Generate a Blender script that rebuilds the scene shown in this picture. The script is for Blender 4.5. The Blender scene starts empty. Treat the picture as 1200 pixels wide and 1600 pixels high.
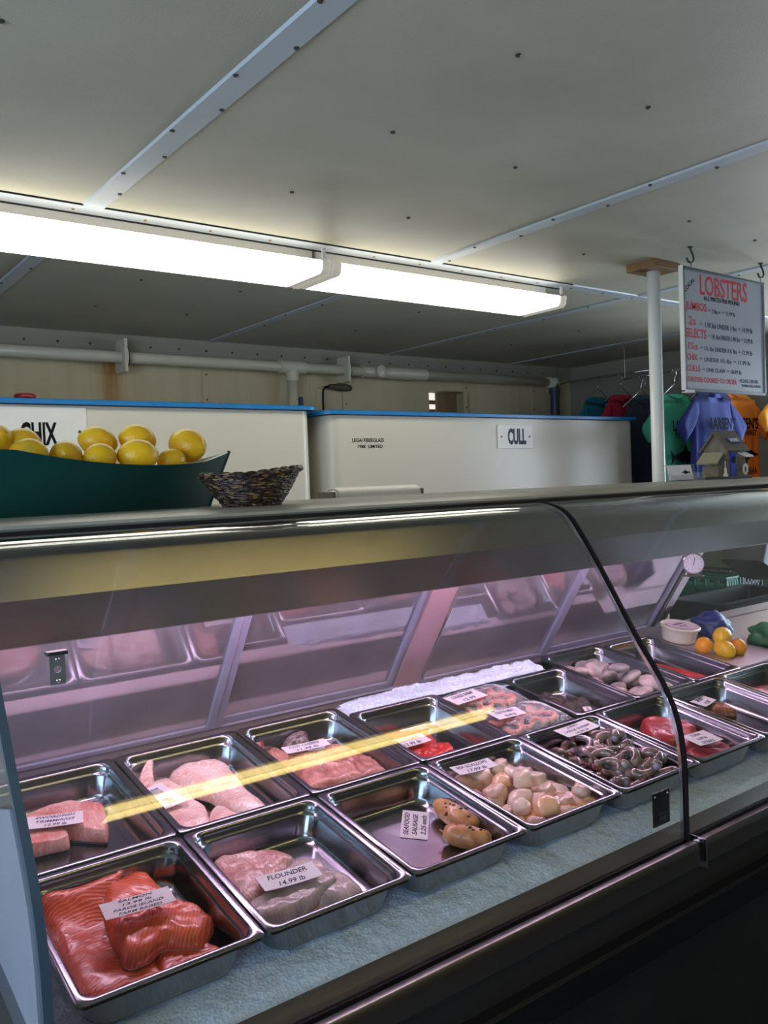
import bpy, bmesh, math, random
from math import sin, cos, pi, radians, sqrt, atan2, hypot
from mathutils import Vector, Matrix, noise

# ------------------------------------------------------------------ camera, light, exposure
C = bpy.context.scene.collection
SC = bpy.context.scene
CAM_ROT = Matrix(((0.797510709900442, 0.05136940930013843, -0.60111384228135),
                  (-0.6020539566688244, 0.003637635495257193, -0.7984471183913289),
                  (-0.038829123779787186, 0.9986730953601176, 0.03382820938707026)))
cam_data = bpy.data.cameras.new('camera')
cam = bpy.data.objects.new('camera', cam_data)
C.objects.link(cam)
cam.matrix_world = Matrix.Translation((0, 0, 1.48)) @ CAM_ROT.to_4x4()
cam_data.sensor_fit = 'VERTICAL'
cam_data.sensor_height = 24.0
cam_data.lens = 24.0 * 1333.68 / 1600.0
cam_data.clip_start = 0.02
SC.camera = cam
SC.view_settings.view_transform = 'Standard'
SC.view_settings.look = 'None'
SC.view_settings.exposure = -0.1
SC.view_settings.gamma = 1.0
SC.view_settings.use_curve_mapping = False

LAMP_EM = 5.4          # ceiling fixtures above the tanks
FRONT_LAMP_EM = 4.6    # yellowish fixture over the customers' side
PINK_EM = 36.0          # tubes under the case canopy
DAY_EM = 9.5           # daylight in the windows of the customers' side

w = bpy.data.worlds.new('world'); SC.world = w; w.use_nodes = True
w.node_tree.nodes['Background'].inputs[0].default_value = (0.55, 0.65, 0.8, 1)
w.node_tree.nodes['Background'].inputs[1].default_value = 0.05

# ------------------------------------------------------------------ geometry of the place
CEIL = 2.25
TILT = 0.16852
Y0, Z0 = 1.06938, 0.84326
PW = 0.270; X0 = 0.2989
def tray(x, s, h=0.0):
    return Vector((x, Y0 + s*cos(TILT) - h*sin(TILT), Z0 + s*sin(TILT) + h*cos(TILT)))
TROT = (TILT, 0, 0)

# ------------------------------------------------------------------ materials
def srgb(r, g, b):
    f = lambda c: (c/255/12.92) if c/255 <= .04045 else ((c/255+.055)/1.055)**2.4
    return (f(r), f(g), f(b), 1)
class NT:
    def __init__(s, name):
        s.m = bpy.data.materials.new(name); s.m.use_nodes = True
        s.t = s.m.node_tree; s.n = s.t.nodes; s.l = s.t.links
        s.b = s.n['Principled BSDF']; s.out = s.n['Material Output']
    def add(s, kind, **kw):
        n = s.n.new(kind)
        for k, v in kw.items():
            if k.startswith('i_'): 
                key = k[2:]; key = int(key) if key.isdigit() else key.replace('_', ' ')
                n.inputs[key].default_value = v
            else: setattr(n, k, v)
        return n
    def link(s, a, b): s.l.new(a, b)
    def math(s, op, a, b=None):
        n = s.n.new('ShaderNodeMath'); n.operation = op
        for i, v in enumerate((a, b)):
            if v is None: continue
            if isinstance(v, (int, float)): n.inputs[i].default_value = v
            else: s.l.new(v, n.inputs[i])
        return n.outputs[0]
    def coord(s, which='Object', scale=(1,1,1), rot=(0,0,0)):
        tc = s.n.new('ShaderNodeTexCoord'); mp = s.n.new('ShaderNodeMapping')
        mp.inputs['Scale'].default_value = scale; mp.inputs['Rotation'].default_value = rot
        s.l.new(tc.outputs[which], mp.inputs['Vector']); return mp.outputs[0]
    def noise(s, vec, scale, detail=4, rough=.55):
        n = s.add('ShaderNodeTexNoise', i_Scale=scale, i_Detail=detail, i_Roughness=rough)
        s.l.new(vec, n.inputs['Vector']); return n.outputs['Fac']
    def ramp(s, fac, stops):
        r = s.n.new('ShaderNodeValToRGB'); e = r.color_ramp.elements
        while len(e) < len(stops): e.new(.5)
        for el, (p, c) in zip(e, stops): el.position = p; el.color = c
        s.l.new(fac, r.inputs[0]); return r.outputs[0]
    def bump(s, h, strength=.3, dist=.002):
        b = s.add('ShaderNodeBump', i_Strength=strength, i_Distance=dist)
        s.l.new(h, b.inputs['Height']); s.l.new(b.outputs[0], s.b.inputs['Normal']); return b
def P(name, col, rough=.5, metal=0., spec=.5, var=0., vscale=30, bump=0., bscale=80, bdist=.002, col2=None, coat=0., sss=0.):
    t = NT(name); b = t.b
    b.inputs['Roughness'].default_value = rough; b.inputs['Metallic'].default_value = metal
    b.inputs['Specular IOR Level'].default_value = spec
    b.inputs['Coat Weight'].default_value = coat; b.inputs['Coat Roughness'].default_value = .12
    if sss:
        b.inputs['Subsurface Weight'].default_value = sss; b.inputs['Subsurface Scale'].default_value = .01
        b.inputs['Subsurface Radius'].default_value = (1, .5, .35)
    v = t.coord()
    if var or col2:
        c2 = col2 or tuple(max(0, c*(1-var)) for c in col[:3])+(1,)
        t.link(t.ramp(t.noise(v, vscale), [(.35, c2), (.65, col)]), b.inputs['Base Color'])
    else: b.inputs['Base Color'].default_value = col
    if bump: t.bump(t.noise(v, bscale), bump, bdist)
    return t.m
def EM(name, col, s, base=(.8,.8,.8,1)):
    t = NT(name); t.b.inputs['Base Color'].default_value = base
    t.b.inputs['Emission Color'].default_value = col; t.b.inputs['Emission Strength'].default_value = s
    return t.m
def glassmat(name, tint, extra=1.0, rough=.0, base_refl=.04, crinkle=0.):
    t = NT(name); t.n.remove(t.b)
    g = t.add('ShaderNodeNewGeometry'); d = t.add('ShaderNodeVectorMath', operation='DOT_PRODUCT')
    t.link(g.outputs['Normal'], d.inputs[0]); t.link(g.outputs['Incoming'], d.inputs[1])
    a = t.math('ABSOLUTE', d.outputs['Value']); om = t.math('SUBTRACT', 1.0, a); p5 = t.math('POWER', om, 5.0)
    f = t.math('MULTIPLY', t.math('ADD', t.math('MULTIPLY', p5, 1-base_refl), base_refl), extra)
    f.node.use_clamp = True
    tr = t.add('ShaderNodeBsdfTransparent'); tr.inputs[0].default_value = tint
    gl = t.add('ShaderNodeBsdfGlossy', i_Roughness=rough); gl.inputs[0].default_value = (1,1,1,1)
    if crinkle:
        bm_ = t.add('ShaderNodeBump', i_Strength=1.0, i_Distance=crinkle)
        t.link(t.noise(t.coord(), 70, 3, .7), bm_.inputs['Height']); t.link(bm_.outputs[0], gl.inputs['Normal'])
    mx = t.add('ShaderNodeMixShader'); t.link(f, mx.inputs[0]); t.link(tr.outputs[0], mx.inputs[1]); t.link(gl.outputs[0], mx.inputs[2])
    t.link(mx.outputs[0], t.out.inputs[0]); return t.m
M = {}
def steel(name, col=(.56,.57,.6,1), rough=.27, stretch=(1,60,1)):
    t = NT(name); t.b.inputs['Metallic'].default_value = 1; t.b.inputs['Base Color'].default_value = col
    n = t.noise(t.coord('Object', stretch), 14, 5, .6)
    t.link(t.math('ADD', t.math('MULTIPLY', n, .12), rough-.06), t.b.inputs['Roughness'])
    return t.m
M['steel'] = steel('pan_steel', (.27,.28,.31,1), .19)
M['steel2'] = steel('case_steel', (.36,.36,.37,1), .34, (1,1,50))
M['alu'] = steel('aluminium', (.27,.27,.26,1), .30, (50,1,1))
M['chrome'] = P('chrome', (.6,.6,.62,1), .15, 1)
M['bracket'] = P('bracket_metal', (.3,.32,.35,1), .35, .7)
M['slab'] = P('case_top_plastic', srgb(150,150,140), .38, var=.12, vscale=12, spec=.4)
M['canopy'] = P('canopy_metal', (.26,.25,.24,1), .27, .85, var=.08, vscale=6)
M['black'] = P('black_rubber', (.004,.004,.005,1), .55, spec=.25)
M['blackpanel'] = P('black_panel', (.012,.014,.013,1), .35, var=.3, vscale=5)
M['white'] = P('white_plastic', srgb(214,212,205), .4, var=.06, vscale=10)
M['endwhite'] = P('end_wall_white', srgb(126,130,140), .35, var=.08, vscale=8)
M['glass'] = glassmat('front_glass', (.955,.97,.965,1), 1.15)
M['endglass'] = glassmat('end_glass', (.9,.94,.95,1), 1.0)
M['glassedge'] = P('glass_edge', srgb(58,74,88), .15, spec=.8)
def mirrorish():
    t = NT('door_glass'); v = t.coord()
    t.b.inputs['Metallic'].default_value = .6
    t.link(t.ramp(t.noise(v, 5), [(.3, (.30,.28,.31,1)), (.7, (.42,.38,.43,1))]), t.b.inputs['Base Color'])
    n = t.noise(t.coord('Object', (3,1,1)), 8, 5)
    t.link(t.math('ADD', t.math('MULTIPLY', n, .10), .0), t.b.inputs['Roughness']); return t.m
M['doorglass'] = mirrorish()
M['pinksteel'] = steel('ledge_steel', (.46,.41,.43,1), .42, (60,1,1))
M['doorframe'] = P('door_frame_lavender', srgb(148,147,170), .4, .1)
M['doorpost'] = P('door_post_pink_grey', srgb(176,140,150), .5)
def icemat():
    t = NT('crushed_ice'); v = t.coord()
    t.link(t.ramp(t.noise(v, 160, 3), [(.3, (.54,.70,.90,1)), (.7, (.80,.90,1,1))]), t.b.inputs['Base Color'])
    t.b.inputs['Roughness'].default_value = .25; t.b.inputs['Subsurface Weight'].default_value = 0
    vo = t.add('ShaderNodeTexVoronoi', i_Scale=170.); t.link(v, vo.inputs['Vector'])
    t.bump(t.math('ADD', vo.outputs['Distance'], t.noise(v, 300, 2)), .4, .003); return t.m
M['ice'] = icemat()
def ceilmat():
    t = NT('ceiling_board'); v = t.coord()
    t.link(t.ramp(t.noise(v, 3, 6), [(.3, srgb(170,166,148)), (.7, srgb(186,181,163))]), t.b.inputs['Base Color'])
    t.b.inputs['Roughness'].default_value = .5; t.b.inputs['Specular IOR Level'].default_value = .35
    t.bump(t.noise(v, 220, 3), .35, .0015); return t.m
M['ceil'] = ceilmat()
M['strip'] = P('ceiling_strip', srgb(182,188,192), .42, var=.06, vscale=9)
def backwall():
    t = NT('back_wall_board'); v = t.coord('Object', (9,1,.5))
    n = t.noise(v, 1.2, 5, .6)
    tc = t.add('ShaderNodeTexCoord'); sx = t.add('ShaderNodeSeparateXYZ'); t.link(tc.outputs['Object'], sx.inputs[0])
    # rust run below the pipe clamp, its own shape
    d = t.math('ABSOLUTE', t.math('SUBTRACT', sx.outputs['X'], 1.475))
    nn = t.noise(t.coord('Object', (30,1,1.5)), 2, 3)
    m = t.math('MULTIPLY', t.math('SUBTRACT', 1.0, t.math('DIVIDE', d, .085)), t.math('MULTIPLY', nn, 1.9)); m.node.use_clamp = True
    mx = t.add('ShaderNodeMixRGB'); t.link(m, mx.inputs[0])
    t.link(t.ramp(n, [(.3, srgb(196,182,146)), (.7, srgb(210,197,164))]), mx.inputs[1]); mx.inputs[2].default_value = srgb(166,118,48)
    t.link(mx.outputs[0], t.b.inputs['Base Color']); t.b.inputs['Roughness'].default_value = .45; return t.m
M['bwall'] = backwall()
M['wall'] = P('painted_wall', srgb(150,146,132), .6, var=.08, vscale=2)
M['floor'] = P('floor_grey', srgb(74,73,70), .5, var=.2, vscale=4)
M['tank'] = P('tank_fiberglass', srgb(194,190,174), .32, var=.05, vscale=3, spec=.45)
M['blue'] = P('blue_rim', srgb(18,110,172), .35, var=.12, vscale=14)
M['navy'] = P('navy_ink', srgb(16,24,52), .6)
M['ink'] = P('black_ink', (.008,.008,.01,1), .95, spec=.1)
M['blueink'] = P('dark_blue_marker', srgb(30,36,84), .6)
M['red_ink'] = P('red_marker', srgb(206,40,60), .6)
M['paper'] = P('card_paper', srgb(226,222,228), .6)
M['board'] = P('whiteboard', srgb(166,170,182), .35)
M['boardframe'] = P('grey_frame', srgb(98,104,110), .35, .5)
M['pvc'] = P('pvc_white', srgb(222,216,194), .3, var=.06, vscale=12)
M['pole'] = P('pole_white', srgb(222,222,216), .3)
M['greypipe'] = P('grey_pipe', srgb(58,64,80), .4)
def woodm():
    t = NT('wood_block'); v = t.coord('Object', (1,14,14))
    t.link(t.ramp(t.noise(v, 6, 6), [(.3, srgb(96,68,38)), (.7, srgb(132,96,54))]), t.b.inputs['Base Color']); return t.m
M['wood'] = woodm()
M['green_hull'] = P('green_hull_paint', srgb(6,58,54), .4, var=.15, vscale=7, spec=.35)
M['hull_in'] = P('hull_white', srgb(190,196,190), .5)
def lemonm(name, a, b_):
    t = NT(name); v = t.coord()
    t.link(t.ramp(t.noise(v, 14, 3), [(.32, b_), (.6, a)]), t.b.inputs['Base Color'])
    t.b.inputs['Roughness'].default_value = .36
    vo = t.add('ShaderNodeTexVoronoi', i_Scale=300.); t.link(v, vo.inputs['Vector'])
    t.bump(vo.outputs['Distance'], .35, .0012); return t.m
M['lemon'] = lemonm('lemon_peel', srgb(240,190,30), srgb(224,170,22))
M['lemong'] = lemonm('greenish_lemon_peel', srgb(234,176,24), srgb(178,156,30))
M['orange'] = lemonm('orange_peel', srgb(244,160,16), srgb(240,140,10))
M['stem'] = P('stem_scar', srgb(126,128,44), .7)
def wicker():
    t = NT('wicker'); v = t.coord('Object', (1,1,3.2))
    vo = t.add('ShaderNodeTexVoronoi', i_Scale=85., i_Randomness=.9); t.link(v, vo.inputs['Vector'])
    sp = t.add('ShaderNodeSeparateColor'); t.link(vo.outputs['Color'], sp.inputs[0])
    t.link(t.ramp(sp.outputs[0], [(.0, srgb(26,17,16)), (.6, srgb(46,28,24)), (.78, srgb(88,62,42)), (1, srgb(138,110,74))]), t.b.inputs['Base Color'])
    t.b.inputs['Roughness'].default_value = .45; t.bump(vo.outputs['Distance'], .8, .004); return t.m
M['wicker'] = wicker()
def fishm(name, base, line, period, axis='Y', dist=2.5, width=.5, rough=.22, mottle=None, chev=0.):
    """flesh with muscle lines"""
    t = NT(name); tc = t.add('ShaderNodeTexCoord'); sx = t.add('ShaderNodeSeparateXYZ'); t.link(tc.outputs['Object'], sx.inputs[0])
    a, o = ('Y','X') if axis == 'Y' else ('X','Y')
    bend = t.math('MULTIPLY', t.math('POWER', t.math('ABSOLUTE', sx.outputs[o]), 1.4), chev)
    nz = t.math('MULTIPLY', t.noise(tc.outputs['Object'], 22, 3), dist*period)
    c = t.math('ADD', t.math('ADD', sx.outputs[a], bend), nz)
    s_ = t.math('SINE', t.math('MULTIPLY', c, 2*pi/period))
    m = t.math('MULTIPLY', t.math('SUBTRACT', s_, width), 1/(1-width)); m.node.use_clamp = True
    m = t.math('MULTIPLY', m, t.ramp(t.noise(tc.outputs['Object'], 16, 3), [(.4, (.25,.25,.25,1)), (.62, (.95,.95,.95,1))]))
    mx = t.add('ShaderNodeMixRGB'); t.link(m, mx.inputs[0])
    if mottle: t.link(t.ramp(t.noise(tc.outputs['Object'], 26, 5), [(.38, mottle), (.6, base)]), mx.inputs[1])
    else: mx.inputs[1].default_value = base
    mx.inputs[2].default_value = line
    t.link(mx.outputs[0], t.b.inputs['Base Color']); t.b.inputs['Roughness'].default_value = rough+.12
    t.b.inputs['Coat Weight'].default_value = .35; t.b.inputs['Coat Roughness'].default_value = .12
    t.bump(t.math('ADD', t.math('MULTIPLY', s_, .10), t.noise(tc.outputs['Object'], 60, 4)), .4, .0025); return t.m
M['salmon'] = fishm('salmon_flesh', srgb(214,80,46), srgb(236,138,102), .0062, 'Y', 2.6, .62, chev=1.2, mottle=srgb(192,60,36))
M['salmon2'] = fishm('salmon_flesh_cross', srgb(222,86,48), srgb(242,152,114), .0066, 'X', 3.2, .6, chev=1.6, mottle=srgb(200,66,38))
M['skin'] = P('silver_fish_skin', srgb(190,186,196), .3, .2, var=.3, vscale=40)
M['cod'] = fishm('cod_flesh', srgb(232,200,190), srgb(253,246,248), .009, 'Y', 8., .55, mottle=srgb(214,160,148))
M['flounder'] = fishm('flounder_flesh', srgb(210,164,158), srgb(240,220,220), .008, 'X', 8., .6, mottle=srgb(190,124,120))
M['flounder2'] = fishm('grey_flounder_flesh', srgb(186,168,166), srgb(206,194,192), .009, 'X', 7., .78, mottle=srgb(150,134,136))
M['haddock'] = fishm('haddock_flesh', srgb(200,136,124), srgb(220,170,160), .012, 'X', 8, .6, mottle=srgb(160,92,84))
M['darkskin'] = fishm('dark_speckled_fish_skin', srgb(140,118,118), srgb(210,190,190), .01, 'Y', 5., .3, mottle=srgb(66,56,60))
M['sockeye'] = fishm('sockeye_flesh', srgb(214,36,20), srgb(236,90,64), .008, 'Y', 2., .6, mottle=srgb(176,22,16))
M['sword'] = fishm('swordfish_flesh', srgb(224,170,160), srgb(234,196,186), .013, 'X', 6., .78, mottle=srgb(206,120,112))
M['blood'] = P('dark_fish_skin', srgb(40,36,40), .3)
M['tuna'] = fishm('tuna_flesh', srgb(176,44,54), srgb(206,84,84), .012, 'X', 2., .7, mottle=srgb(150,30,42))
M['skate'] = fishm('smoked_fish', srgb(150,92,60), srgb(184,130,90), .01, 'X', 3., .6)
M['lobmeat'] = P('red_shellfish_meat', srgb(222,70,40), .3, col2=srgb(238,150,120), vscale=55, coat=.5, bump=.3, bscale=120)
M['seaweed'] = P('dark_brown_shellfish', srgb(62,44,30), .35, col2=srgb(28,22,18), vscale=60, bump=1., bscale=90, bdist=.006)
for i, c in enumerate([(238,206,188), (228,188,174), (240,214,198), (236,184,142), (228,158,104), (232,196,182)]):
    M['scallop%d' % i] = P('scallop_flesh', srgb(*c), .3, var=.1, vscale=50, coat=.5, bump=.3, bscale=90, sss=.0)
for i, c in enumerate([(158,130,128), (126,104,108), (172,132,128), (140,120,110)]):
    M['shrimp%d' % i] = P('shrimp_shell', srgb(*c), .2, var=.6, vscale=60, coat=1., bump=.3, bscale=160)
M['shrimpcut'] = P('shrimp_flesh_end', srgb(160,156,174), .3)
M['clam'] = P('clam_shell', srgb(206,186,180), .5, col2=srgb(150,134,136), vscale=28, bump=.3, bscale=60)
M['clam2'] = P('grey_clam_shell', srgb(180,166,164), .5, col2=srgb(112,104,110), vscale=22, bump=.3, bscale=60)
M['sausage'] = P('seafood_sausage', srgb(214,158,106), .35, col2=srgb(176,112,70), vscale=45, coat=.3, bump=.2, bscale=60)
M['fleck'] = P('green_herb_fleck', srgb(54,54,44), .5)
M['film'] = glassmat('cling_film', (.97,.97,.97,1), 2.4, .05, .06, crinkle=.012)
M['foamtray'] = P('foam_tray', srgb(60,48,52), .4)
M['tub'] = P('tub_plastic', srgb(216,206,190), .35)
M['tublabel'] = P('tub_label', srgb(214,190,204), .4)
M['bluebag'] = P('blue_bag', srgb(16,32,120), .4, var=.3, vscale=30)
M['greenbag'] = P('green_bag', srgb(20,100,60), .45, var=.2, vscale=20)
M['crate_g'] = P('green_crate', srgb(14,104,84), .45)
M['crate_k'] = P('dark_crate', srgb(30,32,44), .45)
M['shirt_teal'] = P('teal_cotton', srgb(20,120,140), .85, var=.1, vscale=12)
M['shirt_red'] = P('red_cotton', srgb(190,32,62), .85, var=.1, vscale=12)
M['shirt_slate'] = P('slate_cotton', srgb(58,82,104), .85, var=.1, vscale=12)
M['shirt_green'] = P('green_cotton', srgb(46,140,108), .85, var=.1, vscale=12)
M['shirt_blue'] = P('blue_cotton', srgb(22,38,108), .85, var=.15, vscale=12)
M['shirt_orange'] = P('orange_cotton', srgb(240,140,40), .85, var=.1, vscale=12)
M['shirt_yellow'] = P('amber_cotton', srgb(240,158,40), .85, var=.1, vscale=12)
M['shirt_navy'] = P('navy_cotton', srgb(16,24,42), .85, var=.1, vscale=12)
M['birdwood'] = P('weathered_wood', srgb(128,120,106), .8, var=.3, vscale=40, bump=.4, bscale=70)
M['birdroof'] = P('grey_shingle', srgb(108,98,88), .8, var=.25, vscale=50, bump=.4, bscale=60)
M['birdblue'] = P('blue_paint', srgb(22,50,170), .5)
M['acrylic'] = glassmat('acrylic', (.93,.95,.97,1), 2., .03)
M['screw'] = P('screw_head', srgb(74,72,66), .4, .6)
M['rustscrew'] = P('rusty_screw_head', srgb(130,100,50), .6)
M['hook'] = P('green_black_hook', srgb(22,52,44), .4)
M['housing'] = P('fixture_housing', srgb(186,182,172), .45)
M['lens'] = EM('fixture_lens_lit', (1, .955, .84, 1), LAMP_EM)
M['lensend'] = EM('fixture_lens_end', (1, .95, .82, 1), LAMP_EM*.055, srgb(150,146,134))
M['flens'] = EM('front_fixture_tube', (1, .74, .22, 1), FRONT_LAMP_EM*2.0)
M['pink'] = EM('case_tube_pink', (1, .67, .91, 1), PINK_EM)
M['day'] = EM('daylit_pane', (.58, .76, 1, 1), DAY_EM)
M['gap'] = P('dark_gap', (.004,.004,.004,1), .9)
M['plug'] = P('grey_plug', srgb(90,86,74), .5)

# ------------------------------------------------------------------ helpers
def T(x=0, y=0, z=0): return Matrix.Translation((x, y, z))
def RX(a): return Matrix.Rotation(a, 4, 'X')
def RY(a): return Matrix.Rotation(a, 4, 'Y')
def RZ(a): return Matrix.Rotation(a, 4, 'Z')
def SCL(x, y, z): return Matrix.Diagonal((x, y, z, 1))
class MB:
    def __init__(s): s.v = []; s.f = []; s.mi = []
    def _add(s, vs, fs, mat=None, mi=0):
        o = len(s.v)
        s.v += [tuple((mat @ Vector(p)) if mat else p) for p in vs]
        s.f += [tuple(i+o for i in f) for f in fs]; s.mi += [mi]*len(fs); return s
    def box(s, x0, x1, y0, y1, z0, z1, mat=None, mi=0):
        vs = [(x, y, z) for x in (x0, x1) for y in (y0, y1) for z in (z0, z1)]
        return s._add(vs, [(0,1,3,2),(4,6,7,5),(0,4,5,1),(2,3,7,6),(0,2,6,4),(1,5,7,3)], mat, mi)
    def rings(s, rings, cap0=True, cap1=True, closed=True, mat=None, mi=0):
        n = len(rings[0]); vs = [p for r in rings for p in r]; fs = []
        for k in range(len(rings)-1):
            for i in range(n if closed else n-1):
                j = (i+1) % n; fs.append((k*n+i, k*n+j, (k+1)*n+j, (k+1)*n+i))
        if cap0: fs.append(tuple(range(n))[::-1])
        if cap1: fs.append(tuple((len(rings)-1)*n+i for i in range(n)))
        return s._add(vs, fs, mat, mi)
    def tube(s, pts, r, n=12, mat=None, mi=0, caps=True):
        pts = [Vector(p) for p in pts]; rr = r if isinstance(r, (list, tuple)) else [r]*len(pts)
        up = None; rings = []
        for i, p in enumerate(pts):
            d = (pts[min(i+1, len(pts)-1)]-pts[max(i-1, 0)]).normalized()
            if up is None: up = Vector((0,0,1)) if abs(d.z) < .9 else Vector((1,0,0))
            a = d.cross(up).normalized(); b = a.cross(d).normalized(); up = b
            rings.append([tuple(p + a*cos(2*pi*k/n)*rr[i] + b*sin(2*pi*k/n)*rr[i]) for k in range(n)])
        return s.rings(rings, caps, caps, True, mat, mi)
    def cyl(s, p0, p1, r, n=20, mat=None, mi=0): return s.tube([p0, p1], r, n, mat, mi)
    def lathe(s, prof, n=24, mat=None, mi=0, cap0=True, cap1=True):
        return s.rings([[(r*cos(2*pi*k/n), r*sin(2*pi*k/n), z) for k in range(n)] for r, z in prof], cap0, cap1, True, mat, mi)
    def prism(s, poly, d0, d1, plane='YZ', mat=None, mi=0):
        def pt(a, b, d): return {'YZ': (d, a, b), 'XZ': (a, d, b), 'XY': (a, b, d)}[plane]
        return s.rings([[pt(a, b, d0) for a, b in poly], [pt(a, b, d1) for a, b in poly]], True, True, True, mat, mi)
    def sphere(s, r=1, seg=20, ring=12, mat=None, mi=0, fn=None):
        vs = []; fs = []
        for i in range(ring+1):
            th = pi*i/ring
            for k in range(seg):
                ph = 2*pi*k/seg; p = Vector((sin(th)*cos(ph), sin(th)*sin(ph), cos(th)))
                if fn: p = fn(p)
                vs.append(tuple(p*r))
        for i in range(ring):
            for k in range(seg):
                j = (k+1) % seg; fs.append((i*seg+k, (i+1)*seg+k, (i+1)*seg+j, i*seg+j))
        return s._add(vs, fs, mat, mi)
    def build(s, name, mats, parent=None, smooth=False, loc=None, rot=None, bevel=0, seg=2, auto=None):
        me = bpy.data.meshes.new(name); me.from_pydata(s.v, [], s.f)
        bm = bmesh.new(); bm.from_mesh(me)
        bmesh.ops.remove_doubles(bm, verts=bm.verts, dist=1e-6)
        bmesh.ops.recalc_face_normals(bm, faces=bm.faces)
        ok = len(bm.faces) == len(s.mi)
        bm.to_mesh(me); bm.free()
        if not isinstance(mats, (list, tuple)): mats = [mats]
        for m in mats: me.materials.append(M[m] if isinstance(m, str) else m)
        if ok and len(mats) > 1:
            for p, mi in zip(me.polygons, s.mi): p.material_index = mi
        if smooth or auto:
            me.polygons.foreach_set('use_smooth', [True]*len(me.polygons))
            if auto: me.set_sharp_from_angle(angle=radians(auto))
        o = bpy.data.objects.new(name, me); C.objects.link(o)
        if parent: o.parent = parent
        if loc is not None: o.location = loc
        if rot is not None: o.rotation_euler = rot
        if bevel:
            b = o.modifiers.new('bevel', 'BEVEL'); b.width = bevel; b.segments = seg; b.limit_method = 'ANGLE'
        return o
def tag(o, label, cat, group=None, kind=None):
    o['label'] = label; o['category'] = cat
    if group: o['group'] = group
    if kind: o['kind'] = kind
    return o
def thing(name, label, cat, loc=(0,0,0), rot=(0,0,0), group=None):
    o = bpy.data.objects.new(name, None); C.objects.link(o); o.location = loc; o.rotation_euler = rot
    o.empty_display_size = .05
    return tag(o, label, cat, group)
def struct(o): o['kind'] = 'structure'; return o
def lab(o, l): o['label'] = l; return o
def copy_tree(o, parent=None):
    c = o.copy(); C.objects.link(c)
    if parent: c.parent = parent
    for ch in [x for x in bpy.data.objects if x.parent == o]: copy_tree(ch, c)
    return c
_tc = {}
def text(body, wid, hei, mat, name='lettering', parent=None, loc=(0,0,0), rot=(0,0,0), bold=0., depth=.0003, shear=0., anchor='C', curl=None):
    """text fitted into wid x hei, lying in the local XY plane"""
    key = (body, bold, shear)
    if key not in _tc:
        cu = bpy.data.curves.new('txt', 'FONT'); cu.body = body; cu.size = 1; cu.offset = bold; cu.shear = shear
        cu.align_x = 'LEFT'; cu.resolution_u = 3; cu.extrude = 0.0; cu.space_line = .85
        ob = bpy.data.objects.new('txt', cu); C.objects.link(ob)
        dg = bpy.context.evaluated_depsgraph_get(); dg.update()
        me = bpy.data.meshes.new_from_object(ob.evaluated_get(dg))
        C.objects.unlink(ob); bpy.data.objects.remove(ob)
        _tc[key] = ([tuple(v.co) for v in me.vertices], [tuple(p.vertices) for p in me.polygons])
        bpy.data.meshes.remove(me)
    vs, fs = _tc[key]
    xs = [v[0] for v in vs]; ys = [v[1] for v in vs]; x0, x1, y0, y1 = min(xs), max(xs), min(ys), max(ys)
    sx = wid/(x1-x0); sy = hei/max(y1-y0, 1e-6)
    ax = {'C': (x0+x1)/2, 'L': x0}[anchor]
    me = bpy.data.meshes.new(name)
    me.from_pydata([((x-ax)*sx, (y-(y0+y1)/2)*sy, (curl[0]*.5*(2*((x-ax)*sx)/curl[1])**2 if curl else 0)) for x, y, z in vs], [], fs)
    me.materials.append(M[mat])
    o = bpy.data.objects.new(name, me); C.objects.link(o)
    so = o.modifiers.new('thick', 'SOLIDIFY'); so.thickness = depth; so.offset = 0
    if parent: o.parent = parent
    o.location = loc; o.rotation_euler = rot
    return o
def rrect(x0, x1, y0, y1, r, n=5, z=0.):
    out = []
    for cx, cy, a in ((x1-r, y1-r, 0), (x0+r, y1-r, 90), (x0+r, y0+r, 180), (x1-r, y0+r, 270)):
        for k in range(n+1):
            t = radians(a+90*k/n); out.append((cx+r*cos(t), cy+r*sin(t), z))
    return out

# ------------------------------------------------------------------ the room
XL, XR, YF, YB = -1.7, 4.83, -2.3, 4.12
struct(MB().box(XL, XR, YF, YB, -.1, 0).build('floor', 'floor'))
ceil = struct(MB().box(XL-.1, XR+.1, YF-.1, YB+.1, CEIL, CEIL+.1).build('ceiling', 'ceil'))
# back wall with a small serving hatch
HX0, HX1, HZ0, HZ1 = 3.49, 3.83, 1.86, 2.052
b = MB(); b.box(XL, HX0, YB, YB+.12, 0, CEIL).box(HX1, XR, YB, YB+.12, 0, CEIL).box(HX0, HX1, YB, YB+.12, 0, HZ0).box(HX0, HX1, YB, YB+.12, HZ1, CEIL)
struct(b.build('wall_back', 'bwall'))
struct(MB().box(XR, XR+.1, YF, YB+.12, 0, CEIL).build('wall_right', 'wall'))
struct(MB().box(XL-.1, XL, YF, YB+.12, 0, CEIL).build('wall_left', 'wall'))
struct(MB().box(XL, XR, YF-.1, YF, 0, CEIL).build('wall_front', P('wood_panelling', srgb(104,78,48), .5, var=.25, vscale=5)))
# hatch: bright room behind it with white slats
h = struct(MB().box(HX0-.3, HX1+.3, YB+.55, YB+.57, HZ0-.3, HZ1+.2).build('window_3', EM('hatch_daylight', (1, .97, .9, 1), .9)))
m = MB()
for k in range(4): m.box(HX0-.28, HX1+.28, YB+.42, YB+.45, HZ0-.03+.062*k, HZ0-.004+.062*k)
m.build('window_slat', P('hatch_slat', srgb(150,140,120), .5), h)
MB().box(HX0+.17, HX1, YB+.118, YB+.14, HZ0-.2, HZ1+.1).build('window_reveal', P('hatch_reveal', srgb(150,128,98), .6), h)
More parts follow.
